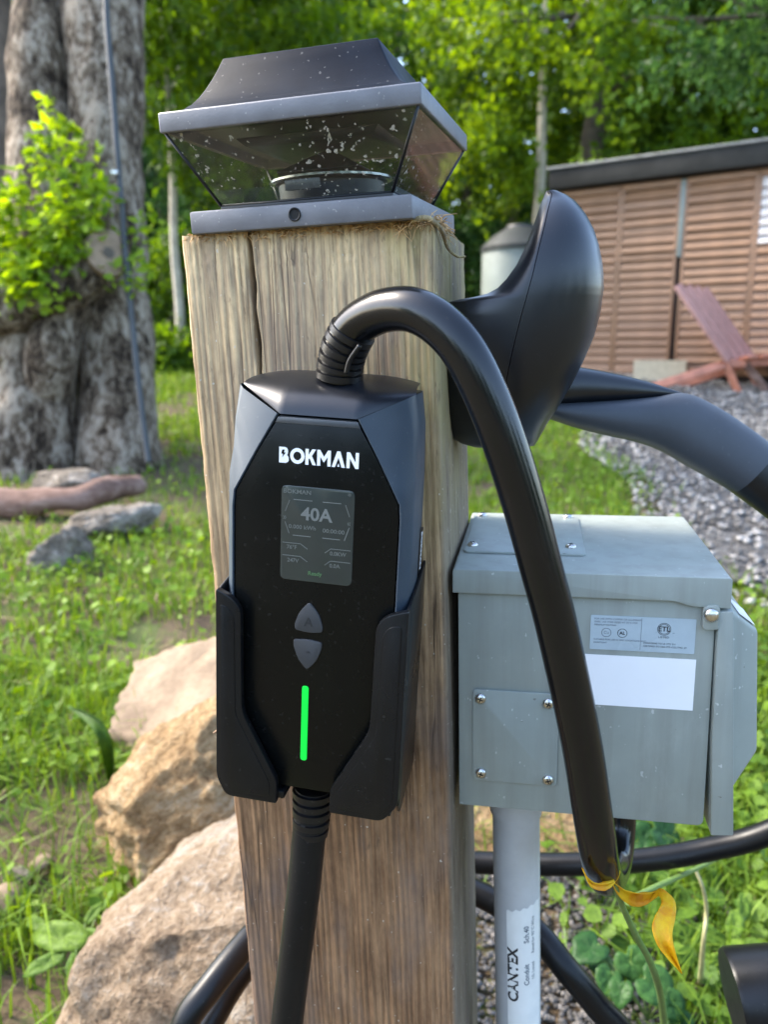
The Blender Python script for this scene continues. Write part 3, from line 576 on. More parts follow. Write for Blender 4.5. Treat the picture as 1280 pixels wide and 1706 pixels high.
# crown well above the frame and leafy shoots on the trunk
PP = crown_points((base.x-0.6, base.y+0.4, 5.6), (1.9, 1.5, 1.4), 60, 120, 0.6); k = len(PP)
to_root(np_mesh('crown', leaf_block(PP, rng.uniform(0.05, 0.11, k), 0.4), LF, M['leaf_a'], None, rng.random(k)), bt)
def shoots(specs, name, per, ls):
    Vt = []; Ft = []; PP = []
    for (x0, y0, x1, y1, dd) in specs:
        a, b = at(x0, y0, D-0.28), at(x1, y1, D-0.36+dd); m = a.lerp(b, 0.5)+Vector((random.gauss(0, .02), -0.03, 0.02))
        P = catmull([a, m, b], 6); v, f = tube_geo(P, lambda t: 0.006*(1-0.8*t), 5); o = len(Vt); Vt += v; Ft += [tuple(k+o for k in q) for q in f]
        for j in range(per):
            t = random.random()**0.75; q = P[int(t*(len(P)-1))]; sp = 0.075*(1.15-0.75*t)
            PP.append((q.x+random.gauss(0, sp), q.y+random.gauss(0, sp), q.z+random.gauss(0, sp*0.7)))
    s = to_root(mesh(name+'_stem', Vt, Ft, M['sprout'], None, True), bt)
    PP = np.array(PP); k = len(PP); o = np_mesh(name+'_leaves', leaf_block(PP, rng.uniform(0.6, 1.2, k)*ls, 0.1, 0.6, 0.27), LF, M['sprout'], None, rng.random(k)); o['kind'] = 'stuff'; to_root(o, bt)
shoots([(100, 490, 82, 150, 0), (95, 490, 60, 215, -.05), (110, 480, 120, 200, 0.03), (80, 495, 30, 270, 0), (60, 500, 0, 310, -.05), (110, 470, 150, 270, 0), (115, 460, 165, 300, 0), (40, 505, -20, 400, 0), (100, 480, 90, 330, -.1), (60, 500, 40, 430, -.08), (20, 505, 60, 480, -.05), (80, 480, 110, 400, -.06), (0, 500, -10, 330, 0)], 'shoot', 120, 0.062)
shoots([(215, 470, 258, 335, .12), (215, 475, 245, 400, .10), (210, 478, 232, 470, 0.05)], 'shoot', 22, 0.06)
dc = world_root('trunk_conduit', at(245, 762, D-0.30), 'thin dark conduit running down the thick right-hand stem of the big tree', 'conduit')
P = catmull([at(x, y, D-0.27-dd) for x, y, dd in [(172, -260, 0), (176, 0, 0), (186, 140, 0), (197, 290, 0), (208, 420, .03), (222, 560, .03), (235, 680, .05), (247, 770, .08)]], 8)
to_root(tube('conduit_tube', P, 0.0145, M['tank_lid'], None, 10), dc)
cl = box('clip', -0.014, 0.014, -0.02, 0.004, -0.010, 0.010, M['steel'], None, 0.002); cl.data.transform(T(*at(192, 289, D-0.285))); to_root(cl, dc)
# fallen log and stones at the foot of the tree
def rock(name, label, c, r, mat, seed, rot=(0, 0, 0), amp=0.25, cuts=6, sub=5, fr=1.0, group=None, cat='rock', lo=0.55):
    bm = bmesh.new(); bmesh.ops.create_icosphere(bm, subdivisions=sub, radius=1); rs = random.Random(seed); pl = []
    for i in range(cuts):
        n = Vector((rs.gauss(0, 1), rs.gauss(0, 1), rs.gauss(0, 1))).normalized(); pl.append((n, rs.uniform(lo, 0.9)))
    for v in bm.verts:
        p = v.co.copy()
        for n, d in pl:
            e = p.dot(n)-d
            if e > 0: p -= n*e*0.92
        o = Vector((seed*3.1, seed*1.7, 0)); q = p*fr
        rdg = (1-abs(noise.noise(q*3.2+o*2)))**3 + 0.5*(1-abs(noise.noise(q*8+o*3)))**3
        p *= 1 - amp*0.22*rdg + amp*0.5*noise.noise(q*1.6+o) + amp*0.28*noise.noise(q*4+o) + amp*0.16*noise.noise(q*10+o) + amp*0.07*noise.noise(q*26+o)
        v.co = Vector((p.x*r[0], p.y*r[1], p.z*r[2]))
    Mx = T(*c) @ Matrix.Rotation(rot[2], 4, 'Z') @ Matrix.Rotation(rot[1], 4, 'Y') @ Matrix.Rotation(rot[0], 4, 'X')
    o = from_bm(name, bm, mat, None, True); o.matrix_world = Mx; return set_props(o, label, cat, group)
p0, p1, p2, p3 = on_ground(-60, 842, .02), on_ground(60, 836, .05), on_ground(150, 824, .07), on_ground(232, 806, .06)
lg = world_root('fallen_log', p1, 'reddish-brown fallen log lying in front of the big tree', 'log')
o = tube('log_wood', catmull([p0, p1, p2, p3], 10), lambda t: 0.055*(1.1-0.35*t), M['log'], None, 16); to_root(o, lg)
for v in o.data.vertices: v.co += Vector((0, 0, 1))*0.02*noise.noise(v.co*9)
rock('stone', 'grey stone with white lichen lying behind the fallen log', on_ground(130, 806, 0.03), (0.22, 0.14, 0.075), M['rock_grey'], 5)
rock('stone', 'long grey stone slanting in the grass below the fallen log', on_ground(185, 872, 0.035), (0.17, 0.10, 0.085), M['rock_grey'], 8, (0, R(-14), R(22)))
rock('stone', 'rounded grey stone in the grass left of the slanting one', on_ground(100, 925, 0.03), (0.10, 0.10, 0.095), M['rock_grey'], 9)

# ---------------------------------------------------------------- cabin with louvred wall
P0 = Vector((1.457, 6.92, 0)); P0.z = gz(P0.x, 6.4)-0.03
ux = Vector((0.835, -0.55, 0)).normalized()
CM = Matrix(((ux.x, -ux.y, 0, P0.x), (ux.y, ux.x, 0, P0.y), (0, 0, 1, P0.z), (0, 0, 0, 1)))   # local x along the wall, -y towards the camera
cb_ = root('cabin', CM, 'low brown cabin with louvred timber walls and a dark flat roof', 'cabin'); ROOTM[cb_.name] = CM
ztop = (CAM + ray(916, 318)*6.52).z - P0.z; LW = 3.6; ZB = 0.06
box('wall', 0.02, LW, 0.03, 2.2, 0.0, ztop-0.01, M['dark_in'], cb_, 0.004)
rf = box('roof', -0.06, LW+0.1, -0.10, 2.4, ztop, ztop+0.150, M['roof'], cb_, 0.006)
ed = box('roof_edge', -0.075, LW+0.11, -0.115, 2.41, ztop+0.152, ztop+0.170, M['roof_edge'], rf, 0.003)
bounds = [(0.0, 0.525), (0.528, 0.982), (1.022, 1.530), (1.533, 2.06), (2.063, 2.60), (2.603, 3.1), (3.103, LW)]
me_cache = {}
for i, (a, b) in enumerate(bounds):
    for s0, s1 in ((a, a+0.024), (b-0.024, b)): box('stile', s0, s1, -0.006, 0.028, ZB, ztop-0.012, M['tan_wood'], cb_, 0.003)
    for z0, z1 in ((ZB, ZB+0.045), (ztop-0.06, ztop-0.014)): box('rail', a+0.025, b-0.025, -0.010, 0.026, z0, z1, M['tan_wood'], cb_, 0.003)
    z = ZB+0.075; L = b-a-0.052
    key = round(L, 3)
    if key not in me_cache:
        bm = bmesh.new(); sec = [(-0.016, -0.036), (-0.009, -0.040), (0.022, 0.030), (0.014, 0.034)]
        A = [bm.verts.new((0, y_, z_)) for y_, z_ in sec]; B = [bm.verts.new((L, y_, z_)) for y_, z_ in sec]
        bm.faces.new(A); bm.faces.new(B[::-1])
        for k in range(4): bm.faces.new((A[k], B[k], B[(k+1) % 4], A[(k+1) % 4]))
        bmesh.ops.recalc_face_normals(bm, faces=bm.faces); me = bpy.data.meshes.new('slat'); bm.to_mesh(me); bm.free()
        me.materials.append(M['tan_wood']); mw = me.copy(); mw.materials.clear(); mw.materials.append(M['sky_pale_slat']); me_cache[key] = (me, mw)
    while z < ztop-0.09:
        pale = (i >= 3 and z > ztop-0.52)  # pale slats; their colour takes in the sky they reflect
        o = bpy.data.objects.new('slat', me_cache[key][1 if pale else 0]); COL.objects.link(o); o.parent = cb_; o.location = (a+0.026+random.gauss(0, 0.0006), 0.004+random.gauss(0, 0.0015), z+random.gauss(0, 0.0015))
        o.rotation_euler = (random.gauss(0, 0.06), random.gauss(0, 0.004), 0); z += 0.066
box('downpipe', 0.987, 1.019, -0.014, 0.018, ztop*0.62, ztop-0.02, M['tank'], cb_, 0.006)
q = on_ground(1100, 630); dq = 6.15
c = at(1100, 621, dq); Mx = Matrix.Translation(c) @ Matrix.Rotation(R(-22), 4, 'Z')
cbk = root('concrete_block', Mx, 'pale concrete block standing on the gravel against the cabin foot', 'block')
bm = bmesh.new(); bmesh.ops.create_cube(bm, size=1); bmesh.ops.scale(bm, vec=(0.385, 0.19, 0.19), verts=bm.verts); bmesh.ops.subdivide_edges(bm, edges=bm.edges, cuts=7, use_grid_fill=True)
for v in bm.verts: v.co += Vector((noise.noise(v.co*30), noise.noise(v.co*30+Vector((5, 0, 0))), noise.noise(v.co*30+Vector((0, 9, 0)))))*0.006
from_bm('block_body', bm, M['concrete'], cbk, True, 40)
for sx in (-0.095, 0.095): box('core_hole', sx-0.06, sx+0.06, -0.055, 0.055, 0.0955, 0.0975, M['hole'], cbk, 0.0)
# tank
c = at(862, 600, 8.2); tz = gz(0, c.y); tk = world_root('storage_tank', Vector((c.x, c.y, tz)), 'round grey tank with a dark conical lid beside the cabin', 'tank')
rt = 62*8.2/1307; zt = at(862, 425, 8.2).z
prof = [(rt*0.98, tz-0.05), (rt, tz+0.1), (rt*0.985, tz+0.3), (rt, tz+0.5), (rt, zt), (rt*0.99, zt+0.01)]
def lathe(name, prof, c, mat, segs=40):
    V = [(c.x+r_*math.cos(2*math.pi*j/segs), c.y+r_*math.sin(2*math.pi*j/segs), z_) for r_, z_ in prof for j in range(segs)]; F = []
    for i in range(len(prof)-1):
        for j in range(segs): k = (j+1) % segs; F.append((i*segs+j, i*segs+k, (i+1)*segs+k, (i+1)*segs+j))
    F.append(tuple(range(segs))[::-1]); F.append(tuple((len(prof)-1)*segs+j for j in range(segs)))
    o = mesh(name, V, F, mat, None, True); o.data.set_sharp_from_angle(angle=R(40)); return o
to_root(lathe('tank_body', prof, c, M['tank']), tk)
to_root(lathe('tank_lid', [(rt*1.04, zt+0.0), (rt*1.05, zt+0.04), (rt*0.75, zt+0.15), (rt*0.40, zt+0.235), (rt*0.38, zt+0.26)], c, M['tank_lid']), tk)
# folding chair, seen from its side
dch = 5.7
def cp(x, y, dd=0.0): return at(x, y, dch+dd)
ch = world_root('folding_chair', cp(1245, 650), 'reddish wooden folding chair with a reclined back on the gravel', 'chair')
def plank(name, a, b, wid, th, mat, ax=Vector((0.72, 0.69, 0)), bev=0.004):
    a, b = Vector(a), Vector(b); d = (b-a).normalized(); s = (ax-d*ax.dot(d)).normalized(); n = d.cross(s); bm = bmesh.new()
    vv = [bm.verts.new(p+s*wid*i/2+n*th*j/2) for p in (a, b) for i in (-1, 1) for j in (-1, 1)]
    for f in ((0,1,3,2),(4,6,7,5),(0,4,5,1),(2,3,7,6),(0,2,6,4),(1,5,7,3)): bm.faces.new([vv[i] for i in f])
    bmesh.ops.recalc_face_normals(bm, faces=bm.faces); bevel_bm(bm, bev, 2); return to_root(from_bm(name, bm, mat, None, True, 40), ch)
sv = Vector((0.72, 0.69, 0))
for i in range(4):
    o = sv*(-0.21+0.14*i); plank('back_slat', cp(1152, 478)+o, cp(1236, 600)+o, 0.118, 0.028, M['chair_pale'])
for i in range(5):
    f = i/5; a = cp(1222, 600).lerp(cp(1330, 590), f); b = cp(1222, 600).lerp(cp(1330, 590), f+0.17); plank('seat_slat', a, b, 0.46, 0.022, M['chair'])
for s in (-0.20, 0.20):
    plank('rail', cp(1108, 645)+sv*s, cp(1238, 603)+sv*s, 0.028, 0.06, M['chair']); plank('rail', cp(1228, 607)+sv*s, cp(1335, 600)+sv*s, 0.028, 0.05, M['chair'])
    plank('leg', cp(1226, 600)+sv*s, cp(1252, 656)+sv*s, 0.028, 0.05, M['chair']); plank('leg', cp(1262, 606)+sv*s, cp(1296, 650)+sv*s, 0.028, 0.05, M['log'])
# ---------------------------------------------------------------- timber post
PMx = euler_M((-0.0424, 0.4324, 0.965), R(-11.69), R(1.77), R(-2.05))
post = root('timber_post', PMx, 'thick weathered timber post with a long crack, carrying the lamp and charger', 'post'); ROOTM[post.name] = PMx
def build_post():
    W = 0.14; ck = [on_plane(x, y, PMx, 0) for x, y in [(414, 380), (416, 420), (419, 455), (424, 520), (430, 585), (433, 640), (436, 720)]]
    def crack_x(z):
        for a, b in zip(ck, ck[1:]):
            if z >= b.z: t = (z-a.z)/(b.z-a.z) if a.z != b.z else 0; return a.x+(b.x-a.x)*max(0, t)
        return ck[-1].x
    xc = (ck[0].x+ck[4].x)/2
    xs = sorted(set(list(np.linspace(-0.0665, 0.0665, 120)) + list(np.linspace(xc-0.007, xc+0.007, 44))))
    per = [(x, 0.0, 'f') for x in xs]
    for a in (25, 50, 75): t = R(a); per.append((0.0665+0.0035*math.sin(t), 0.0035-0.0035*math.cos(t), 'c'))
    per += [(0.07, y, 'r') for y in np.linspace(0.0035, 0.1365, 70)]
    per += [(x, 0.14, 'b') for x in np.linspace(0.0665, -0.0665, 12)]
    per += [(-0.07, y, 'l') for y in np.linspace(0.1365, 0.0035, 30)]
    for a in (75, 50, 25): t = R(a); per.append((-0.0665-0.0035*math.sin(t), 0.0035-0.0035*math.cos(t), 'c'))
    zs = list(np.linspace(0, -0.02, 14)) + list(np.linspace(-0.0235, -0.30, 90)) + list(np.linspace(-0.305, -0.62, 80)) + list(np.linspace(-0.64, -0.98, 12))
    V = []; F = []; n = len(per)
    for z in zs:
        for (x, y, s) in per:
            nx, ny = {'f': (0, -1), 'r': (1, 0), 'b': (0, 1), 'l': (-1, 0), 'c': (0, 0)}[s]
            u = x if s in 'fb' else y
            d = 0.00025*noise.noise(Vector((u*90, z*5, 1))) + 0.0004*noise.noise(Vector((u*330, z*9, 4))) + 0.0004*noise.noise(Vector((u*22, z*7, 2)))
            if z > -0.03: d += 0.0006*noise.noise(Vector((u*400, z*300, 7)))
            if s == 'f':
                c = crack_x(z) + 0.0006*noise.noise(Vector((z*120, 0, 0))); wd = 0.0013*(1 if z > -0.10 else max(0.25, 1+(z+0.10)*14)) * (0.8+0.5*noise.noise(Vector((z*60, 3, 0))))
                dp = 0.013 if z > -0.13 else 0.013*max(0.0, 1+(z+0.13)*8)
                if z > -0.30: d -= dp*math.exp(-((x-c)/max(wd, 2e-4))**2)
            if s == 'r' and z > -0.10:
                d -= 0.008*math.exp(-((y-0.055-0.02*z)/0.0012)**2)*(1 if z > -0.06 else (0.10+z)/0.04)
            px_, py_ = x+nx*d, y+ny*d
            if s in 'cl' and x < 0: px_ += 0.0007*noise.noise(Vector((0, z*70, 3)))      # chipped left arris
            zz = z
            if z > -0.0005: zz = z + 0.0012*noise.noise(Vector((x*160, y*160, 0))) + 0.0008*noise.noise(Vector((x*500, y*500, 2)))
            V.append((px_, py_, zz))
    for j in range(len(zs)-1):
        for i in range(n): k = (i+1) % n; F.append((j*n+i, (j+1)*n+i, (j+1)*n+k, j*n+k))
    c0 = len(V); V.append((0, 0.07, -0.0005))
    for i in range(n): F.append((i, (i+1) % n, c0))
    o = mesh('timber', V, F, M['timber'], post, True); o.data.set_sharp_from_angle(angle=R(60))
    # frayed saw-cut fibres along the top edge
    Vf = []; Ff = []
    for i in range(560):
        if random.random() < 0.45: x, y = random.triangular(-0.07, 0.072, 0.06), random.uniform(-0.001, 0.004)
        elif random.random() < 0.6: x, y = random.uniform(-0.07, 0.07), random.uniform(-0.001, 0.003)
        else: x, y = random.uniform(0.060, 0.072), random.uniform(0, 0.05)
        a = Vector((x, y, random.uniform(-0.004, 0.0008))); L = random.uniform(0.0015, 0.0060)*(1.7 if x > 0.045 else 1)
        d = Vector((random.gauss(0, 0.8), -0.7+random.gauss(0, 0.4), random.gauss(-0.15, 0.45))).normalized(); e = Vector((random.gauss(0, .5), random.gauss(0, .5), -0.6))
        P = [a, a+d*L*0.5, a+d*L+e*L*0.35]; v, f = tube_geo(P, lambda t: 0.00042*(1-0.7*t), 4); k = len(Vf); Vf += v; Ff += [tuple(q+k for q in t_) for t_ in f]
    fo = mesh('frayed_fibres', Vf, Ff, M['fibre'], post, True); fo['kind'] = 'stuff'
    # the curled splinter at the right-hand corner
    P = catmull([Vector((0.058, -0.002, -0.001)), Vector((0.0665, -0.003, -0.0005)), Vector((0.0725, 0.004, -0.006)), Vector((0.0735, 0.020, -0.013)), Vector((0.077, 0.032, -0.0165)), Vector((0.081, 0.036, -0.0165))], 6)
    o2 = mesh('splinter', *tube_geo(P, lambda t: 0.0013*(1-0.75*t)+0.0003, 8), M['timber'], post, True)
    P = catmull([on_plane(371, 1216, PMx, 0.0), on_plane(362, 1218, PMx, -0.003), on_plane(355, 1222, PMx, -0.004)], 5)
    mesh('splinter', *tube_geo(P, lambda t: 0.0016*(1-0.8*t)+0.0002, 6), M['timber'], post, True)
build_post()

# ---------------------------------------------------------------- solar post-cap lamp
LM = euler_M((-0.0290, 0.4833, 0.9684), R(-14.75), R(4.46), R(-1.54))
lamp = root('post_cap_lamp', LM, 'black solar lamp with tinted glass sides capping the timber post', 'lamp'); ROOTM[lamp.name] = LM
b, hb, Hh, z1, z2, g0, g00, g1 = 0.0608, 0.0118, 0.0686, 0.0494, 0.0590, 0.0479, 0.0150, 0.0664
box('base', -b, b, -b, b, 0.0004, hb, M['lamp'], lamp, 0.0012)
box('base_step', -b+0.0125, b-0.0125, -b+0.0125, b-0.0125, hb-0.001, g00+0.0005, M['lamp_inner'], lamp, 0.001)
hc = on_plane(491, 357, LM, -b)
def ring(name, c, r0, r1, dep, mat, parent, n=24):
    V = []; F = []
    for i in range(n):
        a = 2*math.pi*i/n; ca, sa = math.cos(a), math.sin(a)
        for r_, y_ in ((r0, dep), (r0, 0), (r1, 0), (r1, dep)): V.append((c[0]+r_*ca, c[1]+y_, c[2]+r_*sa))
    for i in range(n):
        for k in range(3): j = (i+1) % n; F.append((i*4+k, i*4+k+1, j*4+k+1, j*4+k))
    return mesh(name, V, F, mat, parent, True)
ring('screw_hole_rim', (hc.x, -b-0.0006, hc.z), 0.0034, 0.0026, 0.004, M['plastic'], lamp)
prism('screw_hole', [(hc.x+0.0027*math.cos(t*0.3927), hc.z+0.0027*math.sin(t*0.3927)) for t in range(16)], -b-0.0002, -b+0.001, M['hole'], lamp, 0)
def sq_loft(name, rows, mat, parent, cap0=False, cap1=True, smooth=True, sharp=50, n=1):
    V = []; F = []
    for h, z in rows:
        for i in range(4):
            a = [(-1, -1), (1, -1), (1, 1), (-1, 1)][i]; V.append((a[0]*h, a[1]*h, z))
    for r_ in range(len(rows)-1):
        for i in range(4): k = (i+1) % 4; F.append((r_*4+i, r_*4+k, r_*4+4+k, r_*4+4+i))
    if cap0: F.append((3, 2, 1, 0))
    if cap1: e = (len(rows)-1)*4; F.append((e, e+1, e+2, e+3))
    o = mesh(name, V, F, mat, parent, smooth)
    bm = bmesh.new(); bm.from_mesh(o.data); bevel_bm(bm, 0.0009, 2, 60); bmesh.ops.recalc_face_normals(bm, faces=bm.faces); bm.to_mesh(o.data); bm.free()
    if smooth:
        o.data.polygons.foreach_set('use_smooth', [True]*len(o.data.polygons)); o.data.set_sharp_from_angle(angle=R(sharp))
    return o
tq = 0.0420; z3 = on_plane(375, 97, LM, -tq).z
rim = sq_loft('hood_rim', [(Hh-0.004, z1+0.006), (Hh-0.0025, z1), (Hh, z1), (Hh, z2), (Hh-0.004, z2+0.0005)], M['lamp'], lamp, True, True)
rows = [(Hh-0.0045-(Hh-0.0045-tq)*(s/7)**0.80, z2+0.0002+(z3-z2)*(s/7)**1.45) for s in range(8)]
sq_loft('hood_crown', rows, M['lamp_top'], lamp, False, True, True, 40)
sq_loft('underside_tray', [(0.030, z1-0.004), (0.036, z1-0.004), (0.040, z1-0.0003)], M['lamp_inner'], lamp, True, True)
def pane(k):
    d = 0.0012; A = [(-g0, -g0, g00), (g0, -g0, g00), (g1, -g1, z1), (-g1, -g1, z1)]; q = 0.0006
    A = [(-g0+q, -g0, g00+q), (g0-q, -g0, g00+q), (g1-q, -g1, z1-q), (-g1+q, -g1, z1-q)]
    nrm = Vector((0, -(z1-g00), -(g1-g0))).normalized(); B = [Vector(p)-nrm*d for p in A]
    V = [Matrix.Rotation(k*math.pi/2, 3, 'Z') @ Vector(p) for p in A+B]
    mesh('glass_pane', V, [(0,1,2,3), (7,6,5,4), (0,4,5,1), (1,5,6,2), (2,6,7,3), (3,7,4,0)], M['glass'], lamp)
    Rz = Matrix.Rotation(k*math.pi/2, 3, 'Z')
    mesh('corner_bar', *tube_geo([Rz @ Vector((-g0, -g0, g00)), Rz @ Vector((-g1, -g1, z1))], 0.0009, 6), M['plastic'], lamp, True)
    mesh('sill_bar', *tube_geo([Rz @ Vector((-g0, -g0, g00)), Rz @ Vector((g0, -g0, g00))], 0.0007, 6), M['plastic'], lamp, True)
for k in range(4): pane(k)
def lathe_l(name, prof, mat, parent, segs=32, c=(0, 0), sharp=40):
    V = [(c[0]+r_*math.cos(2*math.pi*j/segs), c[1]+r_*math.sin(2*math.pi*j/segs), z_) for r_, z_ in prof for j in range(segs)]; F = []
    for i in range(len(prof)-1):
        for j in range(segs): k = (j+1) % segs; F.append((i*segs+j, i*segs+k, (i+1)*segs+k, (i+1)*segs+j))
    F.append(tuple(range(segs))[::-1]); F.append(tuple((len(prof)-1)*segs+j for j in range(segs)))
    o = mesh(name, V, F, mat, parent, True); o.data.set_sharp_from_angle(angle=R(sharp)); return o
rc = lathe_l('reflector_ring', [(0.0330, g00+0.0128), (0.0352, g00+0.0134), (0.0352, g00+0.0146), (0.031, g00+0.0158), (0.028, g00+0.016)], M['chrome'], lamp)
lathe_l('reflector_base', [(0.030, g00+0.0006), (0.0305, g00+0.012), (0.0325, g00+0.0127), (0.027, g00+0.0157)], M['lamp_inner'], lamp)
sq_loft('reflector_pyramid', [(0.0240, g00+0.0172), (0.0242, g00+0.018), (0.003, g00+0.0300), (0.001, g00+0.0304)], M['lamp_inner'], lamp, True, True)
box('led_module', -0.014, 0.006, -0.0392, -0.0372, g00+0.0060, g00+0.0115, M['led'], lamp, 0.0005)

# ---------------------------------------------------------------- EV charger in its cradle
ChM = PMx @ Matrix.Rotation(R(5.2), 4, 'Y') @ T(0.025, 0, -0.073)
chg = root('ev_charger', ChM, 'black portable electric car charger with a screen and a lit green bar', 'charger'); ROOTM[chg.name] = ChM
mm = 0.001
B_ = [(19.8, -19), (31, -38.5), (42.3, -59.5), (43, -68), (43, -150), (40, -186), (17, -224)]
O_ = [(45.5, -7), (48, -24), (49, -50), (49.2, -72), (49, -150), (47, -190), (30, -224)]
def shell(s):
    V = []; F = []; R_ = 7
    def sub(L): return [tuple(np.array(L[i])*(1-t)+np.array(L[i+1])*t) for i in range(len(L)-1) for t in (0, 0.5)]+[L[-1]]
    Bs, Os = sub(B_), sub(O_)
    for (xb, zb), (xo, zo) in zip(Bs, Os):
        xb += 0.35
        rows = [(xb, -0.046, zb), (xb, -0.0490, zb), (xb+0.6, -0.0494, zb+0.1), (xb+(xo-xb)*0.86, -0.0405 if xo-xb > 8 else -0.043, zb+(zo-zb)*0.86), (xo-0.5, -0.0365, zo), (xo, -0.0325, zo), (xo, -0.020, zo), (xo-1.2, -0.0055, zo)]
        V += [(s*x*mm, y, z*mm) for x, y, z in rows]; R_ = len(rows)
    for i in range(len(Bs)-1):
        for k in range(R_-1):
            q = (i*R_+k, i*R_+k+1, (i+1)*R_+k+1, (i+1)*R_+k); F.append(q if s > 0 else q[::-1])
    o = mesh('side_shell', V, F, M['shell'], chg, True); o.data.set_sharp_from_angle(angle=R(38))
    bm = bmesh.new(); bm.from_mesh(o.data); bmesh.ops.recalc_face_normals(bm, faces=bm.faces); bm.to_mesh(o.data); bm.free(); return o
for s in (-1, 1): shell(s)
out = [(x*0.97, z) for x, z in O_]; core = [(x*mm, z*mm) for x, z in out] + [(-x*mm, z*mm) for x, z in out[::-1]]
prism('core', core, -0.030, -0.005, M['plastic'], chg, 0.0005)
core2 = [((x-0.6)*mm, z*mm) for x, z in B_] + [(-(x-0.6)*mm, z*mm) for x, z in B_[::-1]]
pl = [((x-0.35)*mm, (z-(1.0 if i == 0 else 0))*mm) for i, (x, z) in enumerate(B_)]
plate_poly = pl + [(-x, z) for x, z in pl[::-1]]
plate = prism('front_plate', plate_poly, -0.0488, -0.028, M['plate'], chg, 0.0005, 2, True)
prism('bevel_glint_bar', [(-20.3*mm, -20.6*mm), (20.3*mm, -20.6*mm), (21.6*mm, -23.6*mm), (-21.6*mm, -23.6*mm)], -0.0494, -0.0470, M['bevel_glint'], chg, 0.0004)  # paler bar drawn as the highlight along the cap's bevelled edge
def cap():
    nu, nv = 44, 16; V = []; F = []
    for j in range(nv+1):
        v = j/nv
        for i in range(nu+1):
            u = -1+2*i/nu; a = abs(u)
            if a < 0.46: fx, fy, fz = a/0.46*19.6, -0.0486, -19.2
            else: t = (a-0.46)/0.54; fx, fy, fz = 19.6+t*25.6, -0.0486+t*0.0170, -19.2+t*12.0
            bx, by, bz = a*43.0, -0.0060, -0.2-3.2*a**4
            s1, c1 = math.sin(v*math.pi/2), 1-math.cos(v*math.pi/2)
            x = fx+(bx-fx)*v; y = fy+(by-fy)*(0.25*v+0.75*c1) ; z = fz+(bz-fz)*(s1**0.85)
            V.append((math.copysign(x, u)*mm, y, z*mm))
    for j in range(nv):
        for i in range(nu): F.append((j*(nu+1)+i, j*(nu+1)+i+1, (j+1)*(nu+1)+i+1, (j+1)*(nu+1)+i))
    return mesh('top_cap', V, F, M['holster'], chg, True)
cap()
# word mark, built letter by letter
LET = {'B': ([(0,0),(.42,0),(.56,.06),(.62,.16),(.62,.32),(.57,.44),(.50,.5),(.55,.58),(.57,.70),(.56,.84),(.50,.95),(.38,1),(0,1)], .66),
 'K': ([(0,0),(.2,0),(.2,.35),(.27,.43),(.46,0),(.69,0),(.41,.57),(.66,1),(.43,1),(.2,.62),(.2,1),(0,1)], .70),
 'M': ([(0,0),(.2,0),(.2,.58),(.43,.22),(.66,.58),(.66,0),(.86,0),(.86,1),(.68,1),(.43,.58),(.18,1),(0,1)], .88),
 'A': ([(0,0),(.21,0),(.42,.62),(.63,0),(.84,0),(.52,1),(.32,1)], .88), 'N': ([(0,0),(.2,0),(.2,.62),(.56,0),(.76,0),(.76,1),(.56,1),(.56,.38),(.2,1),(0,1)], .78)}
def wordmark(x0, z0, h, xs, yf, dep, mat, parent, bolt=True):
    x = x0
    for chv in 'BOKMAN':
        if chv == 'O':
            n = 32; V = []; F = []; cx = x+0.46*h*xs; cz = z0+h/2
            for i in range(n):
                a = 2*math.pi*i/n
                for r_ in (0.46, 0.255):
                    for y_ in (yf, yf+dep): V.append((cx+r_*h*xs*math.cos(a), y_, cz+r_*1.08*h*math.sin(a)))
            for i in range(n):
                j = (i+1) % n; F += [(i*4, j*4, j*4+2, i*4+2), (i*4, i*4+1, j*4+1, j*4), (i*4+2, j*4+2, j*4+3, i*4+3)]
            bm = bmesh.new(); vs_ = [bm.verts.new(p) for p in V]; [bm.faces.new([vs_[k] for k in f]) for f in F]; from_bm('letter', bm, mat, parent); x += 0.98*h*xs; continue
        P, wd = LET[chv]; prism('letter', [(x+p[0]*h*xs, z0+p[1]*h) for p in P], yf, yf+dep, mat, parent, 0)
        if bolt and chv == 'B': prism('bolt_mark', [(x+p[0]*h*xs, z0+p[1]*h) for p in [(.20,.84),(.36,.84),(.31,.66),(.42,.66),(.20,.34),(.26,.57),(.14,.57)]], yf-0.00012, yf, M['plate'], parent, 0)
        if bolt and chv == 'A': prism('letter_dot', [(x+p[0]*h*xs, z0+p[1]*h) for p in [(.35,.04),(.49,.04),(.42,.24)]], yf, yf+dep, mat, parent, 0)
        x += (wd+0.05)*h*xs
    return x
wordmark(-19.4*mm, -43.4*mm, 7.9*mm, 1.02, -0.04905, 0.0003, M['white_print'], plate)
# screen
scr = prism('screen', rrect(-17.9*mm, 20.2*mm, -104.2*mm, -54.6*mm, 3.2*mm, 4), -0.0492, -0.0480, M['screen'], chg, 0.0004, 2)
def sx(f): return (-17.9+38.1*f)*mm
def sz(f): return (-54.6-49.6*f)*mm
YS = -0.04925
def stxt(s, fx, fz, size, mat, bold=0.0, nm='screen_text', k=1.0): return text_mesh(nm, s, size*mm, T(sx(fx), YS-0.00006, sz(fz)) @ FRONT, mat, scr, bold*mm, 'CENTER', k, 0.00003)
stxt('BOKMAN', 0.22, 0.060, 3.0, M['lcd_dim'], 0.05, k=1.15); stxt('40A', 0.49, 0.285, 9.2, M['lcd'], 0.22, k=1.05)
stxt('0.000 kWh', 0.30, 0.425, 2.9, M['lcd_dim'], 0.04, k=1.1); stxt('00:00:00', 0.73, 0.437, 2.9, M['lcd_dim'], 0.04, k=1.15)
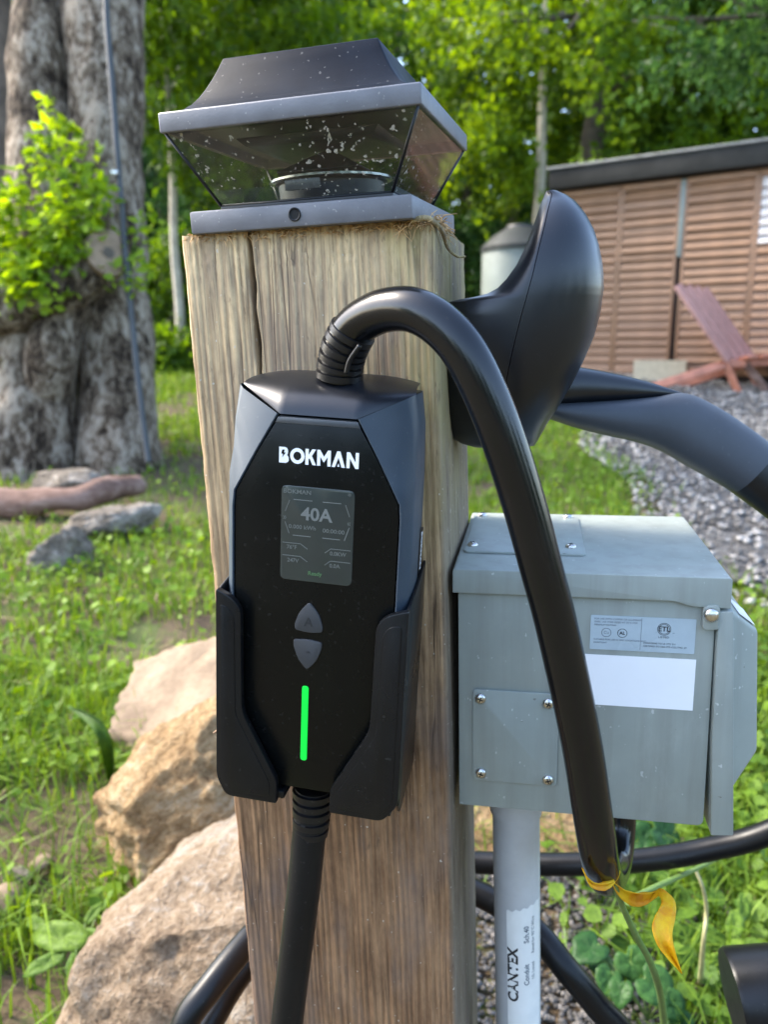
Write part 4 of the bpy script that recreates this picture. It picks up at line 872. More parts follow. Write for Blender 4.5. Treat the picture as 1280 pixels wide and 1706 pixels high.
stxt('76°F', 0.16, 0.645, 2.9, M['lcd_dim'], 0.05); stxt('247V', 0.18, 0.785, 2.9, M['lcd_dim'], 0.05); stxt('0.0KW', 0.80, 0.670, 2.9, M['lcd_dim'], 0.05); stxt('0.0A', 0.76, 0.800, 2.9, M['lcd_dim'], 0.05)
stxt('Ready', 0.49, 0.905, 3.0, M['lcd_green'], 0.05); stxt('»', 0.055, 0.33, 4, M['lcd_dim']); stxt('«', 0.935, 0.335, 4, M['lcd_dim']); stxt('*', 0.93, 0.06, 4.5, M['lcd_dim'])
def sline(pts, wd, mat):
    for a, b_ in zip(pts, pts[1:]):
        A, Bv = Vector((sx(a[0]), sz(a[1]))), Vector((sx(b_[0]), sz(b_[1]))); d = (Bv-A).normalized()*wd/2; n = Vector((-d.y, d.x))
        prism('screen_line', [tuple(A+n), tuple(A-n), tuple(Bv-n), tuple(Bv+n)], YS-0.00008, YS, mat, scr, 0)
for pts, m_ in [([(.17,.14),(.43,.14)], 'lcd'), ([(.57,.14),(.82,.14)], 'lcd'), ([(.12,.15),(.06,.27)], 'lcd_dim'), ([(.06,.38),(.12,.50)], 'lcd_dim'), ([(.88,.15),(.94,.27)], 'lcd_dim'), ([(.94,.38),(.88,.52)], 'lcd'),
    ([(.17,.515),(.42,.515)], 'lcd'), ([(.58,.515),(.82,.515)], 'lcd'), ([(.03,.60),(.28,.60),(.38,.65)], 'lcd_dim'), ([(.03,.735),(.28,.735),(.38,.785)], 'lcd_dim'), ([(.62,.67),(.70,.62),(.97,.62)], 'lcd_dim'), ([(.62,.80),(.70,.75),(.97,.75)], 'lcd_dim')]:
    sline(pts, 0.40*mm, M[m_])
# buttons and light bar
up = round_poly([(-1.7, -114.8), (3.6, -121), (5.9, -128), (5.6, -131.0), (-1.8, -132.2), (-9.2, -131.0), (-9.5, -128), (-7.0, -121)], [2.2, 3, 3, 1.2, 4, 1.2, 3, 3], 4)
dn = round_poly([(-9.8, -136.6), (-2.1, -135.6), (5.6, -136.6), (5.7, -140), (3.0, -147.5), (-2.2, -153.2), (-7.2, -147.5), (-9.9, -140)], [1.2, 4, 1.2, 3, 3, 2.2, 3, 3], 4)
for P, tx_, c_ in ((up, 'A', (-1.8, -126.2)), (dn, '-', (-1.6, -142.2))):
    bt_ = prism('button', [(x*mm, z*mm) for x, z in P], -0.0497, -0.047, M['button'], chg, 0.0006, 2, True)
    text_mesh('button_mark', tx_, 7*mm, T(c_[0]*mm, -0.04978, c_[1]*mm) @ FRONT, M['button_mark'], bt_, 0.1*mm)
prism('light_bar', rrect(-4.6*mm, -1.0*mm, -206.5*mm, -162.5*mm, 1.7*mm, 5), -0.0492, -0.0478, M['led_green'], chg, 0.0003)
# side badge with upright lettering
sb = mesh('side_badge', [(49.35*mm, y_, z_*mm) for y_, z_ in [(-0.017, -78), (-0.008, -80), (-0.008, -108), (-0.017, -106)]], [(0, 1, 2, 3)], M['plastic'], chg)
text_mesh('badge_text', 'BOKMAN', 5.0*mm, T(49.55*mm, -0.0130, -92*mm) @ Matrix(((0,0,1,0),(0,1,0,0),(-1,0,0,0),(0,0,0,1))) , M['white_print'], sb, 0.1*mm)
def boot(name, pts, r0, r1, nr, parent):
    P = catmull(pts, 26)
    def rad(t):
        k = (t*nr) % 1.0; rr = r0+(r1-r0)*t; return rr*(1.0 if 0.16 < k < 0.84 else 0.86)
    Vt, Ft = tube_geo(P, rad, 28); Mi = ROOTM[parent.name].inverted(); o = mesh(name, [Mi @ v for v in Vt], Ft, M['boot'], parent, True); o.data.set_sharp_from_angle(angle=R(35)); return o
def pl_(x, y, yl): return PMx @ on_plane(x, y, PMx, yl)
bo = boot('strain_relief', [pl_(565, 632, -0.024), pl_(568, 605, -0.0255), pl_(575, 578, -0.028), pl_(590, 548, -0.031)], 0.0122, 0.0118, 6, chg)
P = catmull([pl_(577, 622, -0.0395), pl_(583, 600, -0.0405), pl_(600, 575, -0.0425)], 8); Mi = ChM.inverted(); mesh('relief_spine', [Mi @ v for v in tube_geo(P, 0.0013, 6)[0]], tube_geo(P, 0.0013, 6)[1], M['boot'], chg, True)
boot('strain_relief', [pl_(522, 1312, -0.030), pl_(520, 1345, -0.031), pl_(517, 1392, -0.033)], 0.0120, 0.0102, 5, chg)

crd = root('charger_cradle', ChM, 'black wall cradle gripping the lower half of the charger', 'bracket'); ROOTM[crd.name] = ChM
for s in (1, -1):
    dx = -1.0 if s > 0 else 1.0
    A = [(36, -121.5), (41, -115.5), (52.4, -111.5), (52.4, -221), (44.5, -232), (15, -232), (15, -218), (35.2, -180)]
    A = round_poly([(((x-1) if s > 0 else -min(x+1, 51.0))*mm, z*mm) for x, z in A], [4*mm, 4*mm, 2*mm, 4*mm, 4*mm, 1*mm, 3*mm, 6*mm], 4)
    arm = prism('arm', A, -0.0550, -0.0504, M['cradle'], crd, 0.0011, 2)
    I = [(39.5, -126), (43, -121), (49.4, -119.5), (49.4, -220), (43, -228.3), (18.8, -228.3), (18.8, -219.5), (38.7, -181.5)]
    I = round_poly([(((x-1) if s > 0 else -min(x+1, 48.4))*mm, z*mm) for x, z in I], [3*mm]*8, 4)
    prism('arm_inlay', I, -0.05545, -0.0548, M['cradle'], arm, 0.00035, 2)
    yz = [(-0.0503, -112), (-0.036, -109.5), (-0.015, -105), (-0.003, -100), (-0.003, -226), (-0.044, -231.8), (-0.0503, -224)]
    bm = bmesh.new(); x0, x1 = (49.4, 51.3) if s > 0 else (-50.9, -49.4)
    a = [bm.verts.new((x0*mm, y_, z_*mm)) for y_, z_ in yz]; b2 = [bm.verts.new((x1*mm, y_, z_*mm)) for y_, z_ in yz]
    bm.faces.new(a); bm.faces.new(b2[::-1])
    for i in range(len(yz)): bm.faces.new((a[i], b2[i], b2[(i+1) % len(yz)], a[(i+1) % len(yz)]))
    bmesh.ops.recalc_face_normals(bm, faces=bm.faces); bevel_bm(bm, 0.0008, 2, 40); from_bm('side_wall', bm, M['cradle'], crd, True, 35)
    xa, xb = (15, 47) if s > 0 else (-47, -13)
    box('floor', xa*mm, xb*mm, -0.0503, -0.004, -231.5*mm, -227*mm, M['cradle'], crd, 0.0008)
box('back_plate', -0.047, 0.047, -0.0046, -0.0005, -0.227, -0.096, M['cradle'], crd, 0.001)

# ---------------------------------------------------------------- supply cable arching to the outlet box, and the charger's lead
def cable(name, label, pts, r, mat, n=12, segs=24):
    P = catmull(pts, n); rt_ = world_root(name, P[0], label, 'cable'); o = tube('cable_sheath', P, r, mat, None, segs); to_root(o, rt_); return rt_
sup = cable('supply_cable', 'thick black cable arching from the charger top down in front of the grey box', [pl_(*p) for p in [(570, 590, -.0265), (580, 560, -.030), (603, 535, -.034), (643, 517, -.042), (690, 517, -.050), (737, 544, -.055), (781, 598, -.058), (829, 704, -.058), (874, 842, -.055), (902, 945, -.053), (929, 1048, -.050), (968, 1230, -.045), (990, 1370, -.040), (1001, 1436, -.028), (1012, 1462, 0.0), (1024, 1440, .035), (1032, 1385, .055), (1034, 1320, .062)]], 0.0103, M['rubber'])
cable('output_cable', 'black cable hanging straight down from the bottom of the charger', [pl_(*p) for p in [(519, 1350, -.031), (514, 1400, -.034), (506, 1480, -.037), (496, 1560, -.039), (478, 1706, -.042), (462, 1850, -.045)]] + [Vector((-0.10, 0.36, 0.20)), Vector((-0.14, 0.42, 0.09)), Vector((-0.13, 0.55, 0.075))], 0.0098, M['rubber_dull'])
CP = [(1330, 800, .505), (1430, 880, .52), (1510, 1020, .54), (1520, 1180, .60), (1410, 1320, .66), (1280, 1388, .70), (1180, 1415, .72), (1080, 1432, .73), (950, 1440, .745), (800, 1437, .77), (640, 1432, .78), (520, 1468, .72), (440, 1540, .645), (400, 1583, .62), (350, 1645, .60), (308, 1706, .59), (285, 1800, .59), (330, 1930, .60), (520, 2000, .64), (800, 1960, .66), (980, 1840, .65), (1045, 1745, .64), (992, 1672, .635), (942, 1612, .635), (885, 1545, .65), (800, 1490, .67), (690, 1455, .69), (560, 1475, .69), (450, 1560, .66), (398, 1625, .645), (366, 1675, .63), (340, 1730, .62), (325, 1830, .61)]
cable('charging_cable', 'long black charging cable hanging in loose coils behind the post and conduit', [at(*p) for p in CP], 0.0106, M['rubber_dull'])

# ---------------------------------------------------------------- connector holster and connector
def hl(x, y, yl=0.07): return on_plane(x, y, PMx, yl)
HS = [(321, 911, 915, 932), (327, 908, 921, 946), (338, 904, 919, 960), (360, 897, 914, 977), (385, 889, 909, 990), (410, 880, 903, 998), (440, 866, 896, 1004), (462, 850, 891, 1006), (476, 836, 887, 1006), (484, 820, 885, 1006), (488, 800, 884, 1005), (491, 775, 883, 1005), (495, 752, 882, 1004), (520, 748, 875, 1001), (560, 748, 865, 990), (600, 748, 856, 973), (640, 748, 848, 953), (680, 748, 842, 929), (705, 750, 838, 912), (722, 760, 835, 903), (733, 772, 833, 897), (741, 795, 832, 892)]
def holster():
    p = PMx @ Vector((0.07, 0.07, hl(800, 620).z)); r_ = root('connector_holster', PMx @ T(0.07, 0.07, hl(800, 620).z), 'smooth black holster fixed to the right side of the post holding the connector', 'holster')
    Lm = PMx @ T(0.07, 0.07, hl(800, 620).z); ROOTM[r_.name] = Lm; zc = hl(800, 620).z
    yc = 0.07
    def hw(row):
        t = (row-321)/(741-321); return 0.048*max(0.06, 1-abs(2*t-1)**2.6)**0.5
    def part(name, shell_side):
        V = []; F = []; n = 22
        for row in HS:
            y = row[0]; xl = max(hl(row[1], y).x, 0.0702); xs_ = hl(row[2], y).x; xr = hl(row[3], y).x; z = hl(row[3], y).z; w_ = hw(y); xs_ = min(max(xs_, xl+0.0008), xr-0.0008)
            ring_ = []
            for i in range(n):
                if shell_side:
                    t = math.sin(i/(n-1)*math.pi/2); x = xs_+(xr-xs_)*t; f = w_*max(0.0, 1-t**2.4)**(1/2.4)
                else:
                    t = i/(n-1); x = xl+(xs_-0.0004-xl)*t; f = (w_-0.0003)*(1-0.22*(1-t)**2)
                ring_.append((x-0.07, f))
            V += [(x, -f, z-zc) for x, f in ring_] + [(x, f, z-zc) for x, f in ring_[::-1]]
        m_ = len(HS); k2 = 2*n
        for i in range(m_-1):
            for j in range(k2): k = (j+1) % k2; F.append((i*k2+j, (i+1)*k2+j, (i+1)*k2+k, i*k2+k))
        F.append(tuple(range(k2))); F.append(tuple((m_-1)*k2+j for j in range(k2))[::-1])
        o = mesh(name, V, F, M['holster'], r_, True)
        bm = bmesh.new(); bm.from_mesh(o.data); bmesh.ops.remove_doubles(bm, verts=bm.verts, dist=1e-5); bmesh.ops.recalc_face_normals(bm, faces=bm.faces); bm.to_mesh(o.data); bm.free()
        o.data.polygons.foreach_set('use_smooth', [True]*len(o.data.polygons)); o.data.set_sharp_from_angle(angle=R(50)); return o
    part('mounting_arm', False); part('outer_shell', True)
holster()
dh = 0.505
cn = world_root('charging_connector', at(940, 660, dh), 'dark grey car charging connector handle plugged into the holster', 'connector')
def loft_ul(name, up_, lo_, wd, mat, n=28, ex=2.5, dd=None):
    U_ = catmull([at(x, y, dh+(dd or 0)) for x, y in up_], 8); L_ = catmull([at(x, y, dh+(dd or 0)) for x, y in lo_], 8); V = []; F = []; m_ = len(U_); dv = Vector((0.15, 1, -0.15)).normalized()
    for i, (a, b2) in enumerate(zip(U_, L_)):
        c = (a+b2)/2; h = (a-b2)/2; wv = wd(i/(m_-1)) if callable(wd) else wd
        for j in range(n):
            t = 2*math.pi*j/n; co_, si = math.cos(t), math.sin(t); rr_ = (abs(co_)**ex+abs(si)**ex)**(-1/ex); V.append(c+h*co_*rr_+dv*wv*si*rr_)
    for i in range(m_-1):
        for j in range(n): k = (j+1) % n; F.append((i*n+j, (i+1)*n+j, (i+1)*n+k, i*n+k))
    F.append(tuple(range(n))); F.append(tuple((m_-1)*n+j for j in range(n))[::-1])
    o = mesh(name, V, F, mat, None, True); o.data.set_sharp_from_angle(angle=R(45)); return to_root(o, cn)
loft_ul('grip', [(905, 674), (960, 671), (1030, 667), (1085, 662), (1142, 656), (1200, 682), (1262, 724), (1290, 746)], [(905, 693), (960, 712), (1015, 726), (1060, 736), (1100, 750), (1146, 776), (1200, 806), (1222, 820)], 0.0185, M['handle'], ex=2.6)
loft_ul('latch_cover', [(930, 605), (965, 612), (1010, 620), (1075, 635), (1142, 656.5)], [(905, 688), (950, 680), (1005, 674), (1070, 668), (1142, 659)], lambda t: 0.0180*(1-0.82*t*t), M['holster'], ex=2.4)
loft_ul('end_sleeve', [(1280, 742), (1340, 785), (1400, 840), (1440, 890)], [(1216, 816), (1270, 856), (1340, 910), (1390, 950)], lambda t: 0.0178-0.005*t, M['plastic'], ex=2.4)

# ---------------------------------------------------------------- grey outlet box
BM_ = euler_M((0.0392, 0.4335, 0.9-0.1208), -0.1865, 0.0313, -0.0172)
bx = root('outlet_box', BM_, 'grey metal weatherproof outlet box on the right of the post', 'outlet box'); ROOTM[bx.name] = BM_
prism('box_body', round_poly([(0.003, -0.006), (0.1440, -0.006), (0.1462, -0.1526), (0.0035, -0.1526)], [0.0005, 0.0005, 0.004, 0.0005], 4), 0.003, 0.141, M['paint'], bx, 0.0010, 2)
lid = prism('lid', round_poly([(0, 0), (0.1510, 0), (0.1510, -0.0172), (0.1300, -0.0168), (0.1225, -0.0141), (0, -0.0141)], [0.002, 0.002, 0.0005, 0.004, 0.004, 0.0005], 4), 0.0, 0.144, M['paint'], bx, 0.0016, 3)
def rrect_top(name, x0, x1, y0, y1, z0, z1, r, parent):
    bm = bmesh.new(); P = rrect(x0, x1, y0, y1, r, 4); a = [bm.verts.new((p[0], p[1], z1)) for p in P]; b2 = [bm.verts.new((p[0], p[1], z0)) for p in P]
    f = bm.faces.new(a); bm.faces.new(b2[::-1])
    for i in range(len(P)): bm.faces.new((a[i], b2[i], b2[(i+1) % len(P)], a[(i+1) % len(P)]))
    bmesh.ops.recalc_face_normals(bm, faces=bm.faces); bmesh.ops.bevel(bm, geom=list(f.edges), offset=0.0005, segments=2, profile=0.5, affect='EDGES')
    return from_bm(name, bm, M['paint'], parent, True, 35)
tp = rrect_top('top_plate', 0.003, 0.0765, 0.034, 0.132, 0.0003, 0.0016, 0.004, bx)
sp_ = prism('side_plate', rrect(0.0117, 0.0618, -0.1341, -0.0742, 0.003, 4), 0.0014, 0.0026, M['paint'], bx, 0.0004, 2)
# screws: one shared dome with a cross slot
bm = bmesh.new(); prof = [(0.0033, 0), (0.0033, -0.0006), (0.0029, -0.0014), (0.0018, -0.0020), (0.0002, -0.0022)]; n = 20
rows = [[bm.verts.new((r_*math.cos(2*math.pi*j/n), y_, r_*math.sin(2*math.pi*j/n))) for j in range(n)] for r_, y_ in prof]
for a, b2 in zip(rows, rows[1:]):
    for j in range(n): bm.faces.new((a[j], a[(j+1) % n], b2[(j+1) % n], b2[j]))
bm.faces.new(rows[-1]); bmesh.ops.recalc_face_normals(bm, faces=bm.faces); me_s = bpy.data.meshes.new('screw'); bm.to_mesh(me_s); bm.free(); me_s.materials.append(M['steel']); me_s.polygons.foreach_set('use_smooth', [True]*len(me_s.polygons))
bm = bmesh.new()
for a in (0, math.pi/2):
    bmesh.ops.create_cube(bm, size=1, matrix=Matrix.Rotation(a, 4, 'Y') @ T(0, -0.0018-(0.0001 if a else 0), 0) @ Matrix.Diagonal((0.0032, 0.0010, 0.00065, 1)))
me_c = bpy.data.meshes.new('slot'); bm.to_mesh(me_c); bm.free(); me_c.materials.append(M['hole'])
def screw(par, loc, rot=(0, 0, 0), k=1.0):
    o = bpy.data.objects.new('screw', me_s); COL.objects.link(o); o.parent = par; o.location = loc; o.rotation_euler = rot; o.scale = (k, k, k)
    c = bpy.data.objects.new('slot', me_c); COL.objects.link(c); c.parent = o; c.rotation_euler = (0, random.uniform(0, 1.5), 0)
for x, z in ((0.0163, -0.0798), (0.0556, -0.0802), (0.0168, -0.1288), (0.0567, -0.1297)): screw(sp_, (x, 0.0014, z))
for x, y_ in ((0.0088, 0.128), (0.0695, 0.128), (0.0080, 0.0465), (0.0680, 0.0485)): screw(tp, (x, y_, 0.0016), (-math.pi/2, 0, 0))
# hinged cover on the outer end
def xf(z): return 0.1522+(-0.0146-z)*0.0725
cv = prism('hinged_cover', [(0.1448, -0.019), (0.1525, -0.0185), (xf(-0.155), -0.1550), (0.1500, -0.1563), (0.1466, -0.095)], -0.0006, 0.1435, M['paint'], bx, 0.0009, 2)
prism('hinge_ear', round_poly([(0.1366, -0.0160), (0.1455, -0.0150), (0.1455, -0.0290), (0.1372, -0.030)], [0.0035, 0.003, 0.001, 0.003], 5), -0.0012, 0.0025, M['paint'], cv, 0.0005, 2)
bm = bmesh.new()
def ring4(dx, z0, z1_, y0, y1):
    return [bm.verts.new((xf(z_)+dx, y_, z_)) for y_, z_ in ((y0, z0), (y1, z0), (y1, z1_), (y0, z1_))]
Ra = ring4(-0.001, -0.0205, -0.136, 0.010, 0.135); Rb = ring4(0.0035, -0.0230, -0.132, 0.013, 0.132); Rc = ring4(0.0185, -0.0370, -0.113, 0.022, 0.123)
for p, q_ in ((Ra, Rb), (Rb, Rc)):
    for j in range(4): bm.faces.new((p[j], p[(j+1) % 4], q_[(j+1) % 4], q_[j]))
bm.faces.new(Rc); bm.faces.new(Ra[::-1]); bmesh.ops.recalc_face_normals(bm, faces=bm.faces); bevel_bm(bm, 0.003, 3, 15)
from_bm('cover_bulge', bm, M['paint'], cv, True, 40)
mesh('cover_sticker', [(xf(-0.026)+0.0068, 0.0165, -0.0255), (xf(-0.026)+0.0068, 0.05, -0.0255), (xf(-0.035)+0.0168, 0.05, -0.0345), (xf(-0.035)+0.0168, 0.023, -0.0345)], [(0, 1, 2, 3)], M['sticker'], cv)
bo_ = bpy.data.objects.new('hinge_bolt', me_s.copy()); COL.objects.link(bo_); bo_.parent = cv; bo_.location = (0.1409, -0.0013, -0.0206); bo_.scale = (1.22, 1.3, 1.22)
# stickers with print
s1 = prism('rating_sticker', rrect(0.0780, 0.1345, -0.0455, -0.0250, 0.0006, 2), 0.00265, 0.0029, M['clear_sticker'], bx, 0)
prism('white_sticker', [(0.0735, -0.0488), (0.1358, -0.0488), (0.1358, -0.0797), (0.0735, -0.0797)], 0.00265, 0.0029, M['sticker'], bx, 0)
def bt_txt(s, x, z, size, mat=None, k=1.0, bold=0.0, al='LEFT'): return text_mesh('sticker_print', s, size, T(x, 0.00258, z) @ FRONT, mat or M['ink_grey'], s1, bold, al, k, 0.00002)
bt_txt('FOR USE WITH COPPER OR ALUMINUM', 0.0800, -0.0270, 0.00145); bt_txt('WIRE. USE WIRE SIZED AT 75°C FOR', 0.0800, -0.0288, 0.00145); bt_txt('MINIMUM RATING', 0.0800, -0.0306, 0.00145)
bt_txt('SUITABLE FOR USE IN WET LOCATIONS AND', 0.0800, -0.0393, 0.0014); bt_txt('RAINTIGHT', 0.0800, -0.0412, 0.0014); bt_txt('Cu', 0.0868, -0.0351, 0.0024, None, 1, 0, 'CENTER'); bt_txt('AL', 0.0955, -0.0351, 0.0026, M['ink'], 1, 0.00008, 'CENTER')
bt_txt('ETL', 0.1178, -0.0316, 0.0040, M['ink'], 1.0, 0.0001, 'CENTER'); bt_txt('LISTED', 0.1178, -0.0364, 0.0016, M['ink'], 1.2, 0, 'CENTER'); bt_txt('us', 0.1224, -0.0336, 0.0012); bt_txt('c', 0.1134, -0.0336, 0.0012)
bt_txt('CONFORMS TO UL STD 231', 0.1070, -0.0403, 0.0014, M['ink']); bt_txt('CERTIFIED TO CSA STD C22.2 NO. 29', 0.1070, -0.0421, 0.0014, M['ink'])
for x, z, r_, m_ in ((0.0868, -0.0351, 0.0027, 'ink_grey'), (0.0955, -0.0351, 0.0027, 'ink'), (0.1178, -0.0316, 0.0037, 'ink'), (0.1178, -0.0316, 0.0030, 'ink')): ring('print_ring', (x, 0.00258, z), r_, r_-0.0003, 0.00005, M[m_], s1, 24)
prism('sticker_rule', [(0.1056, -0.0256), (0.1058, -0.0256), (0.1056, -0.0446), (0.1054, -0.0446)], 0.00255, 0.00262, M['ink_grey'], s1, 0)

# ---------------------------------------------------------------- conduit under the box
pa = at(860, 1335, 0.545); pb_r = ray(864, 1700); pb = CAM+pb_r*((pa.y-CAM.y)/pb_r.y); dn_ = (pb-pa).normalized(); pg = pa+dn_*((pa.z-0.02)/-dn_.z)
RC = 0.0163; cdr = world_root('conduit_pipe', pg, 'grey plastic conduit with a printed white label running down from the outlet box', 'conduit')
to_root(tube('pipe', [pa+Vector((0, 0, 0.012)), pa, pb, pg], RC, M['pvc'], None, 36), cdr)
to_root(tube('collar', [pa+Vector((0, 0, 0.012)), pa-Vector((0, 0, 0.006)), pa-Vector((0, 0, 0.0065))], lambda t: RC+0.0016, M['pvc'], None, 36), cdr)
ax = -dn_; fd = (CAM-pb); fd = (fd-ax*fd.dot(ax)).normalized(); sd2 = fd.cross(ax)*-1
if sd2.x < 0: sd2 = -sd2
ztop_l = (at(870, 1545, 0.53)-pb).dot(ax)
def wrap(u, v, r_): a = u/RC; return pb + ax*v + fd*math.cos(a)*r_ + sd2*math.sin(a)*r_
V = []; F = []; nu = 24
for i in range(nu+1):
    u = -0.0075+0.0265*i/nu
    for k, v in enumerate((-0.12, -0.05, 0.0, ztop_l+0.006*(i/nu)+0.0008*math.sin(i*1.3))): V.append(wrap(u, v, RC+0.00025))
for i in range(nu):
    for k in range(3): F.append((i*4+k, (i+1)*4+k, (i+1)*4+k+1, i*4+k+1))
lb = to_root(mesh('label', V, F, M['pvc_label'], None, True), cdr)
def ctext(s, size, u, v_end, mat, bold=0.0, k=1.0):
    o = text_mesh('label_print', s, size, Matrix.Identity(4), mat, None, bold, 'RIGHT', k, 0.0)
    for p in o.data.vertices: q = p.co.copy(); p.co = wrap(u-q.y, v_end+q.x, RC+0.00045)
    to_root(o, cdr); o.parent = lb
vX = (at(860, 1618, 0.53)-pb).dot(ax)
ctext('CANTEX', 0.0098, -0.0030, vX, M['ink'], 0.00035, 1.12); ctext('Sch.40', 0.0052, 0.0065, (at(870, 1573, 0.53)-pb).dot(ax), M['ink_grey'], 0.0001); ctext('Conduit', 0.0052, 0.0065, (at(870, 1650, 0.53)-pb).dot(ax), M['ink_grey'], 0.0001)
ctext('Rated for 90°C Wire', 0.0036, 0.0115, (at(885, 1556, 0.53)-pb).dot(ax), M['ink_grey'], 0.0, 0.95); ctext('UL Listed', 0.0036, 0.0115, (at(885, 1648, 0.53)-pb).dot(ax), M['ink_grey'])
# black pipe end in the corner
a, b2 = at(1221, 1662, 0.62), at(1560, 1640, 0.60)
dp = world_root('drain_pipe', a, 'end of a thick black plastic pipe in the lower right corner', 'pipe')
to_root(tube('pipe_wall', [a, a.lerp(b2, 0.02), a.lerp(b2, 0.5), b2], lambda t: 0.036 if t > 0.01 else 0.0345, M['rubber_dull'], None, 36), dp)
# ---------------------------------------------------------------- boulders by the post
def gp(x, y, lift=0.0): return on_ground(x, y, lift)
rock('boulder', 'flat tan boulder lying in the grass left of the charger', gp(335, 1170, 0.05)+Vector((0.03, 0.07, 0)), (0.26, 0.22, 0.125), M['rock_tan'], 21, (R(10), R(-4), R(20)), 0.14, 10, 6, lo=0.5)
rock('boulder', 'rugged ochre boulder in the middle of the three by the post', gp(320, 1400, 0.075)+Vector((0.03, 0.10, 0)), (0.235, 0.195, 0.165), M['rock_brown'], 33, (R(4), R(-24), R(12)), 0.19, 12, 6, fr=1.4, lo=0.50)
rock('boulder', 'large pale sloping slab of rock at the bottom left beside the post', gp(330, 1760, 0.065)+Vector((0.0, 0.13, 0)), (0.28, 0.32, 0.172), M['rock_pink'], 44, (R(16), R(-22), R(16)), 0.17, 11, 6, fr=1.6, lo=0.52)
rock('stone', 'low brown stone behind the grey conduit and black cable', gp(900, 1425, 0.0)+Vector((0, 0.05, -0.01)), (0.24, 0.10, 0.065), M['rock_brown'], 51, (0, 0, 0), 0.2, 5)
sg = 'small stones at the lower left'
for px, py, s, m_, lb in [(72, 1440, 0.022, 'rock_tan', 'small tan pebble on bare soil at the left edge, right of the grey one'), (28, 1462, 0.024, 'rock_grey', 'pale grey pebble on bare soil at the left edge'), (8, 1500, 0.035, 'rock_tan', 'tan stone cut by the left edge of the frame')]:
    rock('pebble', lb, gp(px, py, s*0.4), (s, s*0.8, s*0.7), M[m_], int(px)+3, (0, 0, 0.4), 0.25, 5, 3, group=sg, cat='stone')

# ---------------------------------------------------------------- yellow wilted flower
fl = world_root('yellow_flower', at(1095, 1650, 0.72), 'wilted yellow lily petals curling at the tip of a green stalk under the box', 'flower')
def ribbon(name, up_, lo_, dep, mat, par, th=0.0005, curl=0.004):
    U_ = catmull([at(*p, dep(i/(len(up_)-1))) for i, p in enumerate(up_)], 5); L_ = catmull([at(*p, dep(i/(len(lo_)-1))) for i, p in enumerate(lo_)], 5)
    V = []; F = []; k = 7
    for i, (a, b2) in enumerate(zip(U_, L_)):
        for j in range(k):
            t = j/(k-1); p = a.lerp(b2, t); p.y += curl*math.sin(t*math.pi)*(1+0.4*math.sin(i*0.5)) + 0.0006*noise.noise(Vector((i*0.4, j*0.9, 2))); V.append(p)
    for i in range(len(U_)-1):
        for j in range(k-1): F.append((i*k+j, (i+1)*k+j, (i+1)*k+j+1, i*k+j+1))
    me = bpy.data.meshes.new(name); me.from_pydata([tuple(v) for v in V], [], F); bm = bmesh.new(); bm.from_mesh(me)
    bmesh.ops.recalc_face_normals(bm, faces=bm.faces); bmesh.ops.solidify(bm, geom=list(bm.faces), thickness=th); bm.to_mesh(me); bm.free()
    return to_root(link(name, me, mat, None, True), par)
ribbon('petal', [(1023, 1469), (1037, 1480), (1055, 1486), (1076, 1489), (1094, 1485), (1108, 1487), (1121, 1496), (1127, 1510), (1126, 1532), (1121, 1558), (1127, 1588), (1138, 1622)],
       [(1021, 1474), (1029, 1490), (1042, 1503), (1060, 1511), (1080, 1506), (1096, 1494), (1102, 1496), (1102, 1508), (1093, 1525), (1087, 1545), (1098, 1578), (1135, 1622)], lambda t: 0.425+0.02*math.sin(t*5), M['petal'], fl)
ribbon('petal', [(974, 1452), (983, 1466), (998, 1472), (1012, 1472), (1024, 1467)], [(973, 1454), (984, 1477), (1000, 1484), (1014, 1482), (1026, 1471)], lambda t: 0.408+0.012*t, M['petal'], fl)
ribbon('petal', [(1030, 1438), (1034, 1450), (1032, 1462), (1024, 1473)], [(1030, 1438), (1027, 1452), (1022, 1466), (1021, 1472)], lambda t: 0.425, M['petal'], fl)
def sgeo(pts, r, name, mat, par): o = tube(name, catmull(pts, 8), r, mat, None, 8); return to_root(o, par)
M['stem'] = plain('green_stem', (0.13, 0.21, 0.045), 0.5, var=0.2, scale=60)
M['straw_stem'] = plain('straw_stem', (0.42, 0.40, 0.20), 0.6, var=0.2, scale=60)
sgeo([at(1023, 1472, 0.43), at(1040, 1515, 0.46), at(1062, 1562, 0.52), at(1085, 1605, 0.60), at(1102, 1660, 0.72), at(1110, 1730, 0.85)], lambda t: 0.0016+0.0026*t, 'stalk', M['stem'], fl)
# other stalks
for lb, pts, r_, mt in [('slim green stalk slanting from the flower up to the right', [at(1046, 1502, .62), at(1100, 1475, .68), at(1160, 1448, .75), at(1210, 1425, .85)], 0.0028, 'stem'),
                        ('upright pale yellow-green grass stalk right of the flower', [gp(1168, 1640), at(1172, 1580, .84), at(1178, 1520, .82), at(1172, 1480, .80), at(1160, 1450, .80)], 0.0035, 'straw_stem')]:
    s = world_root('grass_stalk', pts[0], lb, 'plant', 'single stalks by the flower'); to_root(tube('stalk', catmull(pts, 8), lambda t, r_=r_: r_*(1.1-0.6*t), M[mt], None, 7), s)

